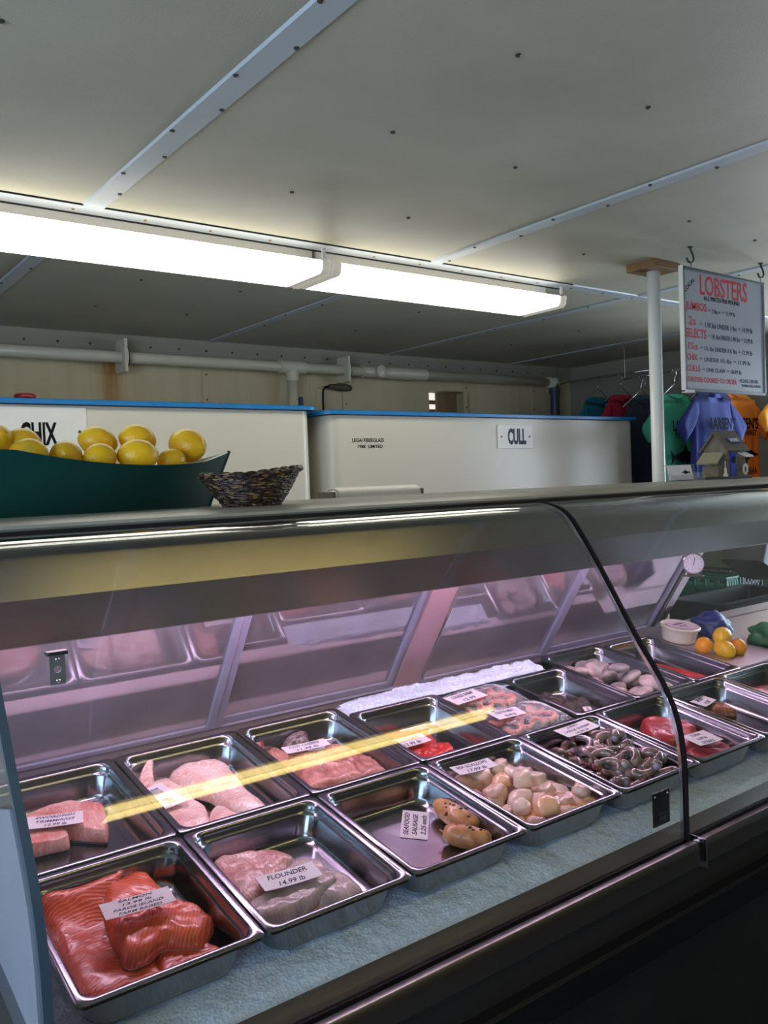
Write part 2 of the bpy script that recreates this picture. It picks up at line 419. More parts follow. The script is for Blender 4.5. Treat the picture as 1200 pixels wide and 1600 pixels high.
# daylight windows and door on the customers' side
M['day2'] = EM('daylit_pane_side', (.70, .85, 1, 1), DAY_EM*1.2)
def window(n, axis, pos, a0, a1, z0, z1, inward):
    m = MB()
    def bx(mm, u0, u1, d0, d1, v0, v1):
        if axis == 'X': mm.box(min(d0, d1), max(d0, d1), u0, u1, v0, v1)
        else: mm.box(u0, u1, min(d0, d1), max(d0, d1), v0, v1)
    bx(m, a0, a1, pos+inward*.01, pos+inward*.015, z0, z1)
    o = struct(m.build('window_%d' % n, 'day2' if n == 2 else 'day'))
    f = MB()
    for u0, u1, v0, v1 in ((a0-.06, a0, z0-.06, z1+.06), (a1, a1+.06, z0-.06, z1+.06), (a0-.06, a1+.06, z0-.06, z0), (a0-.06, a1+.06, z1, z1+.06), ((a0+a1)/2-.02, (a0+a1)/2+.02, z0, z1)):
        bx(f, u0, u1, pos+inward*.001, pos+inward*.05, v0, v1)
    f.build('window_frame', 'white', o)
window(1, 'X', XL, -1.6, 1.4, .75, 2.0, 1)
window(2, 'X', XR, 1.0, 2.2, .8, 2.1, -1)
# ceiling strips, seam trims, screws
def screw_row(par, pts, mat='screw', r=.0055):
    for x, y in pts:
        MB().lathe([(0, -.003), (r*.7, -.003), (r, -.0015), (r, .001), (0, .001)], 10, cap0=False, cap1=False).build('screw', mat, par, loc=(x, y, CEIL-.005))
def strip(n, x, w_, y0, y1, scr):
    m = MB(); m.prism([(x-w_/2, CEIL), (x-w_/2+.004, CEIL-.005), (x+w_/2-.004, CEIL-.005), (x+w_/2, CEIL)], y0, y1, 'XZ')
    o = struct(m.build('trim_%d' % n, 'strip')); screw_row(o, scr); return o
strip(1, .794, .062, YF, 2.29, [(.794+(.022 if k % 2 else -.022), 1.14+.145*k) for k in range(8)])
strip(2, 1.995, .055, YF, 2.29, [(1.995+(.02 if k % 2 else -.02), 1.05+.17*k) for k in range(8)])
strip(3, 3.17, .055, YF, 2.29, [(3.17+(.02 if k % 2 else -.02), 1.25+.2*k) for k in range(5)])
strip(4, .80, .055, 2.52, YB, [(.80+(.018 if k % 2 else -.018), 2.75+.25*k) for k in range(5)])
strip(5, 1.995, .05, 2.52, YB, [(1.995+(.016 if k % 2 else -.016), 2.8+.25*k) for k in range(5)])
strip(6, 3.145, .055, 2.36, YB, [(3.145+(.018 if k % 2 else -.018), 2.55+.3*k) for k in range(5)])
strip(7, 4.2, .05, 2.36, YB, [(4.2, 2.6+.35*k) for k in range(4)])
m = MB(); m.prism([(2.29, CEIL), (2.294, CEIL-.005), (2.352, CEIL-.005), (2.355, CEIL)], XL, XR, 'YZ')
seam = struct(m.build('trim_8', 'strip')); screw_row(seam, [(.35+.2*k, 2.325) for k in range(22)], 'rustscrew', .0045)
MB().box(XL, 2.72, 2.287, 2.2895, CEIL-.0045, CEIL).build('dark_line', 'gap', seam)  # thin dark strip drawn along the near edge of the seam trim
MB().box(XL, 2.72, 2.355, 2.368, CEIL-.006, CEIL).build('dark_line', 'gap', seam)  # dark strip standing in for the black gap before the fixture housing
screw_row(ceil, [(x, y) for x, y in [(1.172,1.097),(1.569,1.104),(1.186,1.489),(1.576,1.497),(1.193,1.931),(1.596,1.947),(2.389,1.959),(2.375,1.536),(2.775,1.548),(.376,1.475),(1.2,3.0),(1.6,3.0),(1.2,3.5),(1.6,3.5),(2.5,3.0),(2.5,3.5),(3.6,3.0),(3.6,3.5)]])
for o in ceil.children: o.location.z = CEIL-.001
# cove board along the top of the back wall, battens
m = MB(); m.prism([(YB, 2.165), (YB-.012, 2.165), (YB-.03, 2.225), (YB-.035, CEIL), (YB, CEIL)], XL, XR, 'YZ')
cove = struct(m.build('trim_9', 'wall'))
for k in range(26):
    MB().cyl((0, 0, 0), (0, -.004, .001), .006, 8).build('screw', 'screw', cove, loc=(.92+.15*k, YB-.021, 2.20))
m = MB(); m.prism([(XR, 2.165), (XR-.012, 2.165), (XR-.03, 2.225), (XR-.035, CEIL), (XR, CEIL)], YF, YB, 'XZ')
struct(m.build('trim_10', 'wall'))
for k, x in enumerate((1.93+.02, 2.83, 3.78, 4.42)):
    o = struct(MB().box(x, x+.035, YB-.006, YB, 0, 2.165).build('trim_%d' % (11+k), 'bwall'))
    for z in (1.95, 2.08): MB().cyl((0, 0, 0), (0, -.003, 0), .005, 8).build('screw', 'screw', o, loc=(x+.022, YB-.006, z))

# ------------------------------------------------------------------ ceiling fixtures
def fixture(x0, x1, label, yc=2.385, zc=CEIL, name='fluorescent_fixture', group='wraparound fixtures above the tanks'):
    t = thing(name, label, 'ceiling light', ((x0+x1)/2, yc, zc-.1), group=group)
    L = (x1-x0)/2
    m = MB(); m.prism([(-.02, .1), (-.02, .045), (-.075, .04), (.075, .04), (.07, .1)], -L, L-.004, 'YZ'); m.build('housing', 'housing', t)
    m = MB(); m.prism([(-.115, .040), (-.12, .036), (-.117, .012), (-.105, .001), (-.09, 0), (.09, 0), (.105, .001), (.117, .012), (.12, .036), (.115, .040)], -L+.03, L-.03, 'YZ')
    m.build('lens', 'lens', t)
    for s in (-1, 1):
        m = MB(); m.prism([(-.118, .043), (-.123, .038), (-.119, .010), (-.106, -.002), (.106, -.002), (.119, .010), (.123, .038), (.118, .043)], s*L-.003, s*L+.003, 'YZ')
        m.prism([(-.116, .040), (-.119, .036), (-.115, .010), (-.104, .0005), (.104, .0005), (.115, .010), (.119, .036), (.116, .040)], s*(L-.03), s*(L-.003), 'YZ')
        lab(m.build('end_cap', 'lensend', t), 'translucent end cap of the light')
    MB().box(L-.03, L-.016, -.119, -.117, .045, .075).build('clip', 'white', t)
    return t
fixture(.31, 1.532, 'left long glowing fluorescent ceiling fixture, reaching out of the frame')
fixture(1.545, 2.645, 'right glowing fluorescent ceiling fixture ending in mid ceiling')
# the customers' side fixture that the curved glass mirrors as a yellow band
t = thing('strip_fixture', 'yellowish twin tube strip light over the customers, mirrored in the curved glass', 'ceiling light', (1.55, .04, CEIL-.06))
MB().box(-.78, .78, -.075, .075, .036, .06).build('housing', 'housing', t)
for y in (-.036, .036): MB().cyl((-.76, y, .016), (.76, y, .016), .023, 16).build('tube', 'flens', t, smooth=True)
for s in (-1, 1): MB().box(s*.77-.012, s*.77+.012, -.045, .045, 0, .035).build('tube_holder', 'white', t)

# ------------------------------------------------------------------ lobster tanks
def tank(x0, x1, y0, y1, z1, label, group=None, rimover=.03, z0=0):
    t = thing('lobster_tank', label, 'tank', ((x0+x1)/2, (y0+y1)/2, z0), group=group)
    cx, cy = (x0+x1)/2, (y0+y1)/2; hx, hy = (x1-x0)/2, (y1-y0)/2; H = z1-z0
    r0 = rrect(-hx, hx, -hy, hy, .05, 6); r1 = rrect(-hx+.04, hx-.04, -hy+.04, hy-.04, .04, 6)
    def at(r, z): return [(a, b_, z) for a, b_, _ in r]
    MB().rings([at(r0, 0), at(r0, H-.02), at(r1, H-.02), at(r1, .4*H)], True, True).build('body', 'tank', t, auto=40)
    a = rrect(-hx-rimover, hx+rimover, -hy-.02, hy+.02, .05, 6); b_ = rrect(-hx+.03, hx-.03, -hy+.03, hy-.03, .04, 6)
    MB().rings([at(b_, H-.017), at(a, H-.017), at(a, H-.004), at(rrect(-hx-rimover+.004, hx+rimover-.004, -hy-.016, hy+.016, .05, 6), H), at(b_, H), at(b_, H-.017)], False, False).build('rim', 'blue', t, auto=40)
    return t
tl = tank(-.9, 1.853, 2.92, 3.95, 1.80, 'long white tank with blue rim and CHIX sign behind the boat of lemons', 'white lobster tanks')
tr_ = tank(1.925, 3.915, 2.90, 3.95, 1.785, 'long white tank with blue rim and CULL sign, right of the CHIX tank', 'white lobster tanks')
def plate(par, x0, x1, z0, z1, y, word, tx0, tx1, tz0, tz1, bold, mat):
    p = par.location
    o = MB().box(x0-p.x, x1-p.x, y-.005-p.y, y-p.y, z0-p.z, z1-p.z).build('sign_plate', 'white', par, bevel=.0015)
    text(word, tx1-tx0, tz1-tz0, mat, 'lettering', o, ((tx0+tx1)/2-p.x, y-.0053-p.y, (tz0+tz1)/2-p.z), (pi/2, 0, 0), bold)
    for x in (x0+.025, x1-.025):
        MB().cyl((0, 0, 0), (0, -.002, 0), .005, 10).build('screw', 'screw', o, loc=(x-p.x, y-.005-p.y, (z0+z1)/2-p.z))
plate(tl, .66, .95, 1.61, 1.775, 2.92, 'CHIX', .735, .852, 1.646, 1.724, .035, 'ink')
plate(tr_, 2.868, 3.108, 1.622, 1.735, 2.90, 'CULL', 2.935, 3.06, 1.640, 1.718, .05, 'navy')
p = tr_.location
text('LEGAI FIBERGLASS', .165, .016, 'ink', 'lettering', tr_, (2.115-p.x, 2.8995-p.y, 1.662), (pi/2, 0, 0), .02)
text('1988  LIMITED', .13, .015, 'ink', 'lettering', tr_, (2.125-p.x, 2.8995-p.y, 1.636), (pi/2, 0, 0), .02)
# red knob and blue valve on the left tank
t = thing('valve', 'small red valve knob poking over the blue rim of the left tank', 'valve', (.79, 3.05, 1.80))
m = MB(); m.lathe([(0, 0), (.012, 0), (.012, .01), (.035, .012), (.035, .024), (.028, .03), (0, .03)], 16, cap0=False, cap1=False); m.build('knob', P('red_plastic', srgb(130,30,34), .4), t, smooth=True)
t = thing('ball_valve', 'small blue valve lever under the white pipe tee', 'valve', (2.385, 3.86, 1.80))
MB().cyl((0, 0, 0), (0, 0, .07), .02, 14).build('body', P('blue_valve', srgb(20,32,84), .4), t, smooth=True)
MB().box(-.03, .03, -.012, .012, .05, .075).box(-.01, .012, -.01, .01, .07, .15).build('handle', P('blue_valve_handle', srgb(22,36,96), .4), t, bevel=.004)

# low tank with crates right of the tanks
lt = tank(3.80, 4.68, 2.35, 2.84, .725, 'low pale tank with a bright blue rim seen through the open case end', None)
def crate(loc, w_, d, h_, mat, label):
    t = thing('milk_crate', label, 'crate', loc, group='plastic crates behind the case')
    m = MB(); m.box(0, w_, 0, d, 0, .01)
    n = 6
    for y in (0, d-.008):
        for k in range(n+1): m.box(k*w_/n-.006+(.006 if k == 0 else 0)-(.006 if k == n else 0), k*w_/n+.006, y, y+.008, 0, h_)
        for k in range(5): m.box(0, w_, y, y+.008, k*h_/4-.006*(k > 0)-.004*(k == 4), k*h_/4+.008)
    for x in (0, w_-.008):
        for k in range(n+1): m.box(x, x+.008, k*d/n-.006, k*d/n+.006, 0, h_)
        for k in range(5): m.box(x, x+.008, 0, d, k*h_/4-.006*(k > 0), k*h_/4+.008)
    m.box(.02, w_-.02, .02, d-.02, .01, h_*.8)
    m.build('crate_body', mat, t); return t
MB_board = MB().box(3.86, 4.62, 2.33, 2.86, .726, .742).build('board', 'white'); tag(MB_board, 'flat white board lying across the low tank under the crates', 'board')
crate((3.915, 2.38, .742), .13, .36, .19, 'crate_g', 'green slatted crate on the low tank beside the dark crate')
crate((4.06, 2.38, .742), .19, .36, .20, 'crate_k', 'dark slatted crate right of the green crate')
t = thing('fish_tote', 'big dark tote box right of the crates, behind the open case end', 'tote', (3.30, 2.02, 0), group=None); t.scale = (1, 1, 1.14)
MB().rings([rrect(0, .62, 0, .26, .03, 4, 0), rrect(-.01, .64, -.01, .28, .03, 4, .78), rrect(-.02, .65, -.02, .29, .03, 4, .80), rrect(0, .62, .01, .26, .03, 4, .80), rrect(.01, .6, .02, .24, .03, 4, .1)]).build('tote_body', 'crate_k', t, auto=40)
t = thing('ice_scoop_bin', 'black slanted bin lying tipped on top of the dark tote', 'bin', (3.66, 2.05, 1.045), (.0, .42, .1))
MB().rings([rrect(0, .30, 0, .2, .03, 4, .02), rrect(-.02, .34, -.01, .21, .03, 4, .22), rrect(-.03, .35, -.02, .22, .03, 4, .235), rrect(0, .32, .01, .19, .03, 4, .232), rrect(.02, .28, .02, .18, .03, 4, .04)]).build('bin_body', 'crate_k', t, auto=40)
MB().tube([(-.02, .1, .20), (-.10, .1, .22), (-.14, .1, .18)], .012, 8).build('handle', 'black', t, smooth=True)

# ------------------------------------------------------------------ pipes on the back wall
t = thing('drain_pipe', 'long white PVC pipe with clamps running along the top of the back wall', 'pipe', (2.4, 4.03, 2.10))
p = t.location
def pl(*v): return tuple(Vector(v)-p)
PY = 4.04; PZ = 2.128
MB().cyl(pl(-.5, PY, PZ+.006), pl(4.57, PY, PZ+.004), .028, 20).build('pipe', 'pvc', t, smooth=True)
m = MB(); m.cyl(pl(2.37, PY, PZ+.005), pl(2.53, PY, PZ+.005), .036, 20); m.cyl(pl(2.45, PY, PZ), pl(2.45, PY, PZ-.07), .036, 20); m.build('tee_fitting', 'pvc', t, auto=40)
MB().cyl(pl(2.45, PY, PZ-.06), pl(2.45, PY, 1.5), .028, 20).build('drop_pipe', 'pvc', t, smooth=True)
for x, s in ((1.505, 1.25), (2.80, 1.15)):
    m = MB(); m.box(x-.01-p.x, x+.004-p.x, PY-.045*s-p.y, YB-.001-p.y, PZ-.055*s-p.z, PZ+.07*s-p.z)
    m.cyl(pl(x-.012, PY, PZ+.005), pl(x+.008, PY, PZ+.005), .05*s, 24); m.build('pipe_clamp', 'pvc', t, auto=40)
    MB().cyl(pl(x+.008, PY, PZ+.003), pl(x+.014, PY, PZ+.003), .047*s, 24).build('clamp_gasket', 'black', t)
MB().lathe([(0, 0), (.03, 0), (.036, .01), (.036, .03), (.02, .036), (0, .036)], 18, RX(pi/2)).build('cleanout_plug', 'pvc', t, loc=pl(3.03, PY-.02, PZ+.005), auto=40)
MB().cyl(pl(2.92, PY, PZ+.005), pl(3.10, PY, PZ+.005), .034, 20).build('cleanout_body', 'pvc', t, auto=40)
MB().cyl(pl(3.10, PY, PZ+.005), pl(3.40, PY, PZ+.005), .036, 20).build('sleeve', 'pvc', t, auto=40)
m = MB(); m.sphere(.037, 16, 10, T(*pl(4.57, PY, PZ+.004))); m.cyl(pl(4.50, PY, PZ+.004), pl(4.57, PY, PZ+.004), .037, 20); m.build('elbow', 'pvc', t, smooth=True)
MB().cyl(pl(4.57, PY, PZ), pl(4.57, PY, 1.4), .032, 20).cyl(pl(4.57, PY, PZ-.03), pl(4.57, PY, PZ-.07), .038, 20).build('down_pipe', 'greypipe', t, auto=40)
t = thing('plug', 'grey cable plug with a hanging black wire on the back wall', 'plug', (2.78, YB-.03, 2.043))
MB().tube([(-.06, 0, 0), (-.05, 0, 0), (-.01, 0, -.001), (0, 0, 0), (.06, 0, -.002), (.09, 0, -.004)], [.012, .016, .018, .022, .022, .016], 12).build('connector', 'plug', t, smooth=True)
MB().tube([(-.06, 0, 0), (-.085, 0, -.003), (-.1, 0, -.02), (-.103, 0, -.06), (-.105, .0, -.2), (-.105, 0, -.5)], .006, 8).build('wire', 'black', t, smooth=True)

# ------------------------------------------------------------------ post and whiteboard
t = thing('post', 'white round post with a wooden cap block under the ceiling', 'post', (2.741, 1.927, 0))
MB().cyl((0, 0, 0), (0, 0, 2.222), .024, 28).build('pole', 'pole', t, smooth=True)
MB().box(-.078, .078, -.062, .062, 2.222, 2.25).build('cap_block', 'wood', t, bevel=.002)
MB().cyl((0, 0, 1.3), (0, 0, 1.31), .0246, 28).build('joint_ring', 'white', t, smooth=True)
wb = thing('whiteboard', 'hanging whiteboard price list headed LOBSTERS in red', 'sign', (2.60, 1.715, 1.755))
BW, BH = .522, .424
MB().box(.008, BW-.008, -.001, .006, .008, BH-.008).build('panel', 'board', wb)
m = MB()
for a in ((0, .010, 0, BH), (BW-.010, BW, 0, BH), (0, BW, 0, .010), (0, BW, BH-.010, BH)): m.box(a[0], a[1], -.005, .009, a[2], a[3])
m.build('frame', 'boardframe', wb, bevel=.0015)
lab(MB().box(-.005, .0005, -.006, .010, -.003, BH+.003).box(-.005, .04, -.013, .010, -.006, .004).build('edge_trim', 'white', wb, bevel=.001), 'white left edge and corner of the board frame')
def wt(s_, u0, u1, v, h_, mat, rot=0, bold=.012):
    text(s_, (u1-u0)*BW, h_*BH, mat, 'lettering', wb, ((u0+u1)/2*BW, -.0015, (1-v)*BH), (pi/2, -rot, 0), bold, .0004)
wt('LOCAL', .01, .15, .135, .035, 'ink', radians(38))
wt('LOBSTERS', .20, .78, .12, .165, 'red_ink')
wt('ALL PRICES PER POUND', .24, .68, .225, .035, 'ink', -.0)
wt('JUMBOS', .03, .27, .315, .085, 'red_ink'); wt('→ 3 lbs + → 15.99 lb', .29, .62, .325, .035, 'blueink')
wt('2s', .06, .14, .425, .07, 'red_ink'); wt('→  1.90 lbs UNDER 3 lbs → 14.99 lb', .18, .84, .445, .042, 'blueink')
wt('SELECTS', .025, .26, .525, .075, 'red_ink'); wt('→ 1½ lbs UNDER 1.90 lbs → 13.99 lb', .28, .84, .535, .040, 'blueink')
wt('1¼s', .05, .15, .63, .06, 'red_ink'); wt('→ 1¼ lbs UNDER 1½ lbs → 12.99 lb', .18, .83, .64, .038, 'blueink')
wt('CHIX', .03, .15, .72, .05, 'red_ink'); wt('→ UNDER 1¼ lbs → 11.99 lb', .17, .80, .73, .036, 'blueink')
wt('CULLS', .03, .18, .81, .05, 'red_ink'); wt('→ ONE CLAW → 10.99 lb', .2, .68, .815, .034, 'blueink')
wt('LOBSTERS COOKED TO ORDER', .015, .62, .90, .042, 'red_ink'); wt('- PLEASE ORDER', .64, .90, .885, .03, 'blueink'); wt('20 MINUTES AHEAD', .68, .93, .925, .024, 'blueink')
for x, y in ((2.648, 1.712), (3.103, 1.712)):
    t = thing('ceiling_hook', 'left black-green ceiling hook above the whiteboard' if x < 3 else 'right black-green ceiling hook above the whiteboard', 'hook', (x, y, CEIL), group='hooks above the whiteboard')
    MB().tube([(0, 0, 0), (.004, 0, -.012), (.018, 0, -.028), (.020, 0, -.043), (.008, 0, -.055), (-.012, 0, -.052), (-.022, 0, -.040)], .0035, 8).build('hook_wire', 'hook', t, smooth=True)
    MB().cyl((0, 0, -.003), (0, 0, 0), .009, 12).build('hook_plate', 'hook', t)
    MB().tube([(0, 0, -.054), (-.004 if x > 3 else .004, 0, -.062), (0, .0, -.0715)], .0013, 6).build('string', 'hook', t)

# ------------------------------------------------------------------ the display case
CX0, CX1 = .247, 3.30
JX = 1.450
case = thing('display_case', 'long glass-fronted refrigerated fish case with dark base and aluminium rail', 'display case', (1.77, 1.4, 0))
def cp(o): o.parent = case; o.location = o.location - case.location; return o
PROF = [(.977, .748), (.977, .80), (.977, .86), (.978, .91), (.984, .965), (.997, 1.012), (1.020, 1.058), (1.047, 1.099), (1.077, 1.140), (1.114, 1.197), (1.153, 1.259), (1.192, 1.319), (1.226, 1.366), (1.245, 1.389), (1.268, 1.406), (1.298, 1.417), (1.330, 1.4225), (1.362, 1.424)]
def cat(pts, k=4):
    out = []
    for i in range(len(pts)-1):
        p0 = pts[max(i-1, 0)]; p1 = pts[i]; p2 = pts[i+1]; p3 = pts[min(i+2, len(pts)-1)]
        for j in range(k):
            t = j/k
            out.append(tuple(.5*(2*p1[d]+(p2[d]-p0[d])*t+(2*p0[d]-5*p1[d]+4*p2[d]-p3[d])*t*t+(3*p1[d]-p0[d]-3*p2[d]+p3[d])*t**3) for d in range(2)))
    return out+[pts[-1]]
PF = cat(PROF)
def offs(pf, d):
    out = []
    for i, p in enumerate(pf):
        a = pf[max(i-1, 0)]; b_ = pf[min(i+1, len(pf)-1)]; tx, ty = b_[0]-a[0], b_[1]-a[1]; L = hypot(tx, ty)
        out.append((p[0]+ty/L*d, p[1]-tx/L*d))
    return out
INN = offs(PF, .006)
def sweep(x0, x1, o0, o1, mat, name):
    A = offs(PF, o0); B = offs(PF, o1); m = MB()
    prof = A+B[::-1]
    m.rings([[(x0, a, b_) for a, b_ in prof], [(x1, a, b_) for a, b_ in prof]], False, False)
    n = len(A)
    for x in (x0, x1):
        vs = [(x, a, b_) for a, b_ in prof]; fs = [(i, i+1, 2*n-2-i, 2*n-1-i) for i in range(n-1)]
        m._add(vs, fs)
    return cp(m.build(name, mat, auto=40))
lab(sweep(CX0+.002, JX-.013, 0, .006, 'glass', 'front_glass'), 'left curved glass pane')
lab(sweep(JX+.006, CX1, 0, .006, 'glass', 'front_glass'), 'right curved glass pane')
sweep(JX+.000, JX+.0042, -.002, .008, 'black', 'gasket')
lab(sweep(JX-.0132, JX-.0122, -.0004, .0062, 'chrome', 'glass_edge'), 'bright polished edge of the left pane')
# end glass and white end wall
endpoly = PF + [(1.56, 1.40), (1.85, .93), (1.85, .75)]
lab(cp(MB().prism(endpoly, CX0-.007, CX0+.001, 'YZ').build('end_glass', 'endglass')), 'clear end pane')
A = offs(PF, -.001); B = offs(PF, .010)
m = MB(); prof = A+B[::-1]; n = len(A); m.rings([[(CX0-.009, a, b_) for a, b_ in prof], [(CX0+.002, a, b_) for a, b_ in prof]], False, False)
for x in (CX0-.009, CX0+.002): m._add([(x, a, b_) for a, b_ in prof], [(i, i+1, 2*n-2-i, 2*n-1-i) for i in range(n-1)])
lab(cp(m.build('glass_edge', 'glassedge', auto=40)), 'blue-grey edge of the end pane')
wp = [p_ for p_ in offs(PF, .012) if .80 < p_[1] < 1.112]
cp(MB().prism([(wp[0][0], .60)]+wp+[(1.142, 1.092), (1.80, .885), (1.80, .60)], CX0-.012, CX0-.0075, 'YZ').build('end_wall', 'endwhite'))
cp(MB().prism([(.96, .800), (.96, .850), (1.10, .8765), (1.88, .997), (1.88, .947)], CX0-.024, CX0-.012, 'YZ').build('end_trim', 'steel2'))
cp(MB().prism([(.96, 0), (.96, .80), (1.88, .947), (1.88, 0)], CX0-.018, CX0-.006, 'YZ').build('end_skirt', 'white'))
# top slab with a seam at the joint
SL = [(1.368, 1.4275), (1.360, 1.4285), (1.3555, 1.4325), (1.358, 1.4375), (1.37, 1.4415), (1.40, 1.4445), (1.44, 1.4455), (1.882, 1.4455), (1.882, 1.425)]
lab(cp(MB().prism(SL, CX0-.03, JX+.02, 'YZ').build('top_slab', 'slab', auto=30)), 'left half of the grey top')
lab(cp(MB().prism([(a, b_+.0006) for a, b_ in SL], JX+.0205, CX1, 'YZ').build('top_slab', 'slab', auto=30)), 'right half of the grey top')
cp(MB().prism([(1.360, 1.4195), (1.353, 1.421), (1.353, 1.4275), (1.37, 1.4285), (1.40, 1.4255), (1.40, 1.4195)], CX0, CX1, 'YZ').build('top_gap', 'gap'))  # dark strip standing in for the shadowy gap between slab nose and glass
# canopy panel with a crease, return flange behind it
cp(MB().prism([(1.428, 1.419), (1.390, 1.3205), (1.428, 1.243), (1.436, 1.240), (1.438, 1.246), (1.400, 1.3205), (1.438, 1.414), (1.50, 1.414), (1.50, 1.419)], CX0+.004, CX1, 'YZ').build('canopy', 'canopy', auto=20))
for x0, x1 in ((.32, 1.25), (1.36, 2.2), (2.66, 3.2)):
    o = cp(MB().cyl((x0, 1.472, 1.264), (x1, 1.472, 1.264), .013, 14).build('lamp_tube', 'pink', smooth=True)); lab(o, 'glowing pink tube under the canopy')
# bracket hanging from the canopy at the left
m = MB(); n = 28
def ringpts(fx): return [fx(2*pi*k/n) for k in range(n)]
outer = []
for k in range(n):
    a = 2*pi*k/n; c_, s_ = cos(a), sin(a); q = max(abs(c_)/.0125, abs(s_)/.025); outer.append((c_/q, s_/q))
hole = [(.0058*cos(2*pi*k/n), .0058*sin(2*pi*k/n)) for k in range(n)]
for y in (0, .0025): m._add([(a, y, b_) for a, b_ in outer]+[(a, y, b_) for a, b_ in hole], [(k, (k+1) % n, n+(k+1) % n, n+k) for k in range(n)])
m._add([(a, y, b_) for y in (0, .0025) for a, b_ in outer], [(k, (k+1) % n, n+(k+1) % n, n+k) for k in range(n)])
m._add([(a, y, b_) for y in (0, .0025) for a, b_ in hole], [(k, (k+1) % n, n+(k+1) % n, n+k) for k in range(n)])
br = cp(m.build('bracket', 'bracket', loc=(.398, 1.427, 1.198)))
MB().box(-.016, .016, -.006, .012, .024, .03).build('bracket_foot', 'black', br)
for z in (.017, -.018): MB().lathe([(0, 0), (.0035, 0), (.0035, .002), (0, .003)], 12, RX(pi/2), cap0=False, cap1=False).build('bolt', 'chrome', br, loc=(.0, 0, z), smooth=True)
# rear doors: plane leaning forward
DB = Vector((0, 1.8564, .9214)); DD = Vector((0, -.540, .842)).normalized(); DN = Vector((0, -.842, -.540)).normalized()
DM = Matrix(((1, 0, 0, 0), (0, DD.y, DN.y, DB.y), (0, DD.z, DN.z, DB.z), (0, 0, 0, 1)))
HT = .555
def dbox(m, x0, x1, t0, t1, n0, n1): m.box(x0, x1, t0, t1, n0, n1, DM)
def door(x0, x1, n0, lft, rgt, label):
    m = MB(); dbox(m, x0+lft*.6, x1-rgt*.6, .012, HT-.01, n0+.002, n0+.006); g = cp(m.build('sliding_door', 'doorglass')); lab(g, label)
    m = MB()
    if lft: dbox(m, x0, x0+lft, 0, HT, n0-.004, n0+.012)
    if rgt:
        dbox(m, x1-rgt, x1-rgt*.55, 0, HT, n0-.004, n0+.014); dbox(m, x1-rgt*.50, x1, 0, HT, n0-.004, n0+.010)
    dbox(m, x0+lft, x1-rgt, 0, .020, n0-.004, n0+.012); dbox(m, x0+lft, x1-rgt, HT-.02, HT, n0-.004, n0+.012)
    f = m.build('door_frame', 'doorframe', g, bevel=.0012); return g
door(.262, .880, .004, .004, .040, 'first rear door from the left')
door(.882, 1.405, -.012, .0, .026, 'second rear door from the left')
m = MB(); dbox(m, 1.407, 1.496, -.01, HT, -.02, .004); lab(cp(m.build('door_post', 'doorpost')), 'flat post between the two pairs of doors')
door(1.498, 2.007, .004, .0, .040, 'third rear door from the left')
door(2.009, 2.562, -.012, .0, .026, 'fourth rear door, next to the open end')
m = MB(); dbox(m, 2.567, 2.625, -.01, HT, -.03, .002); dbox(m, 2.574, 2.580, -.01, HT, .002, .006); cp(m.build('door_post', 'steel2'))
m = MB(); dbox(m, CX0+.01, 2.625, -.028, -.002, -.02, .018); dbox(m, CX0+.01, 2.625, -.018, -.012, .018, .024)
lab(cp(m.build('door_track', 'doorframe')), 'bottom track of the rear doors')
# ledge behind the pans, fillers, well, sill, rail, base
def tbox(m, x0, x1, s0, s1, h0, h1):
    ps = [tray(x, s, h_) for x in (x0, x1) for s in (s0, s1) for h_ in (h0, h1)]
    m._add([tuple(q) for q in ps], [(0,1,3,2),(4,6,7,5),(0,4,5,1),(2,3,7,6),(0,2,6,4),(1,5,7,3)])
m = MB(); tbox(m, CX0+.01, 2.315, .644, .676, -.012, -.006); tbox(m, CX0+.01, 2.315, .668, .676, -.13, -.006); tbox(m, CX0+.01, 2.70, .676, .80, -.13, -.105); tbox(m, 2.332, CX1, .33, .72, -.02, -.012); cp(m.build('rear_ledge', 'pinksteel'))
m = MB(); tbox(m, CX0+.004, CX1, -.052, .65, -.16, -.084); cp(m.build('well_floor', 'steel2'))
m = MB(); tbox(m, CX0+.004, CX1, .655, .666, -.16, -.012); cp(m.build('well_back', 'steel2'))
cp(MB().prism([(.985, .748), (1.003, .748), (1.03, .764), (1.03, .60), (.985, .60)], CX0+.004, CX1, 'YZ').build('front_sill', P('dull_sill', srgb(88,80,76), .4, .4)))
cp(MB().box(CX0, CX1, .9835, .990, .746, .756).build('base_gasket', 'black'))
def rail(x0, x1, l):
    o = cp(MB().prism([(.983, .744), (.972, .745), (.969, .752), (.966, .761), (.958, .7655), (.948, .765), (.9435, .760), (.942, .752), (.942, .722), (.95, .716), (.983, .716)], x0, x1, 'YZ').build('front_rail', 'alu', auto=35)); lab(o, l)
rail(CX0-.02, JX-.014, 'left length of the front rail'); rail(JX+.006, CX1, 'right length of the front rail')
m = MB(); m.cyl((JX-.004, .955, .758), (JX-.004, .955, .764), .006, 12); m.box(JX+.004, JX+.0075, .9395, .983, .712, .768); cp(m.build('rail_joint', 'chrome'))
cp(MB().box(CX0-.01, CX1, .955, 1.0, .58, .745).build('under_rail', P('dark_strip', srgb(40,38,36), .35)))
cp(MB().prism([(.935, .60), (.930, .605), (.930, .655), (.935, .66), (.965, .662), (.965, .59)], CX0-.01, CX1, 'YZ').build('bumper', 'black', auto=30))
cp(MB().box(CX0-.005, CX1, 0.968, 1.88, .06, .60).build('base', 'blackpanel'))
cp(MB().box(CX0+.03, CX1-.03, 1.03, 1.85, 0, .06).build('kick_plate', 'black'))
cp(MB().box(CX1, CX1+.03, .965, 1.88, 0, .80).build('far_end_panel', 'steel2'))
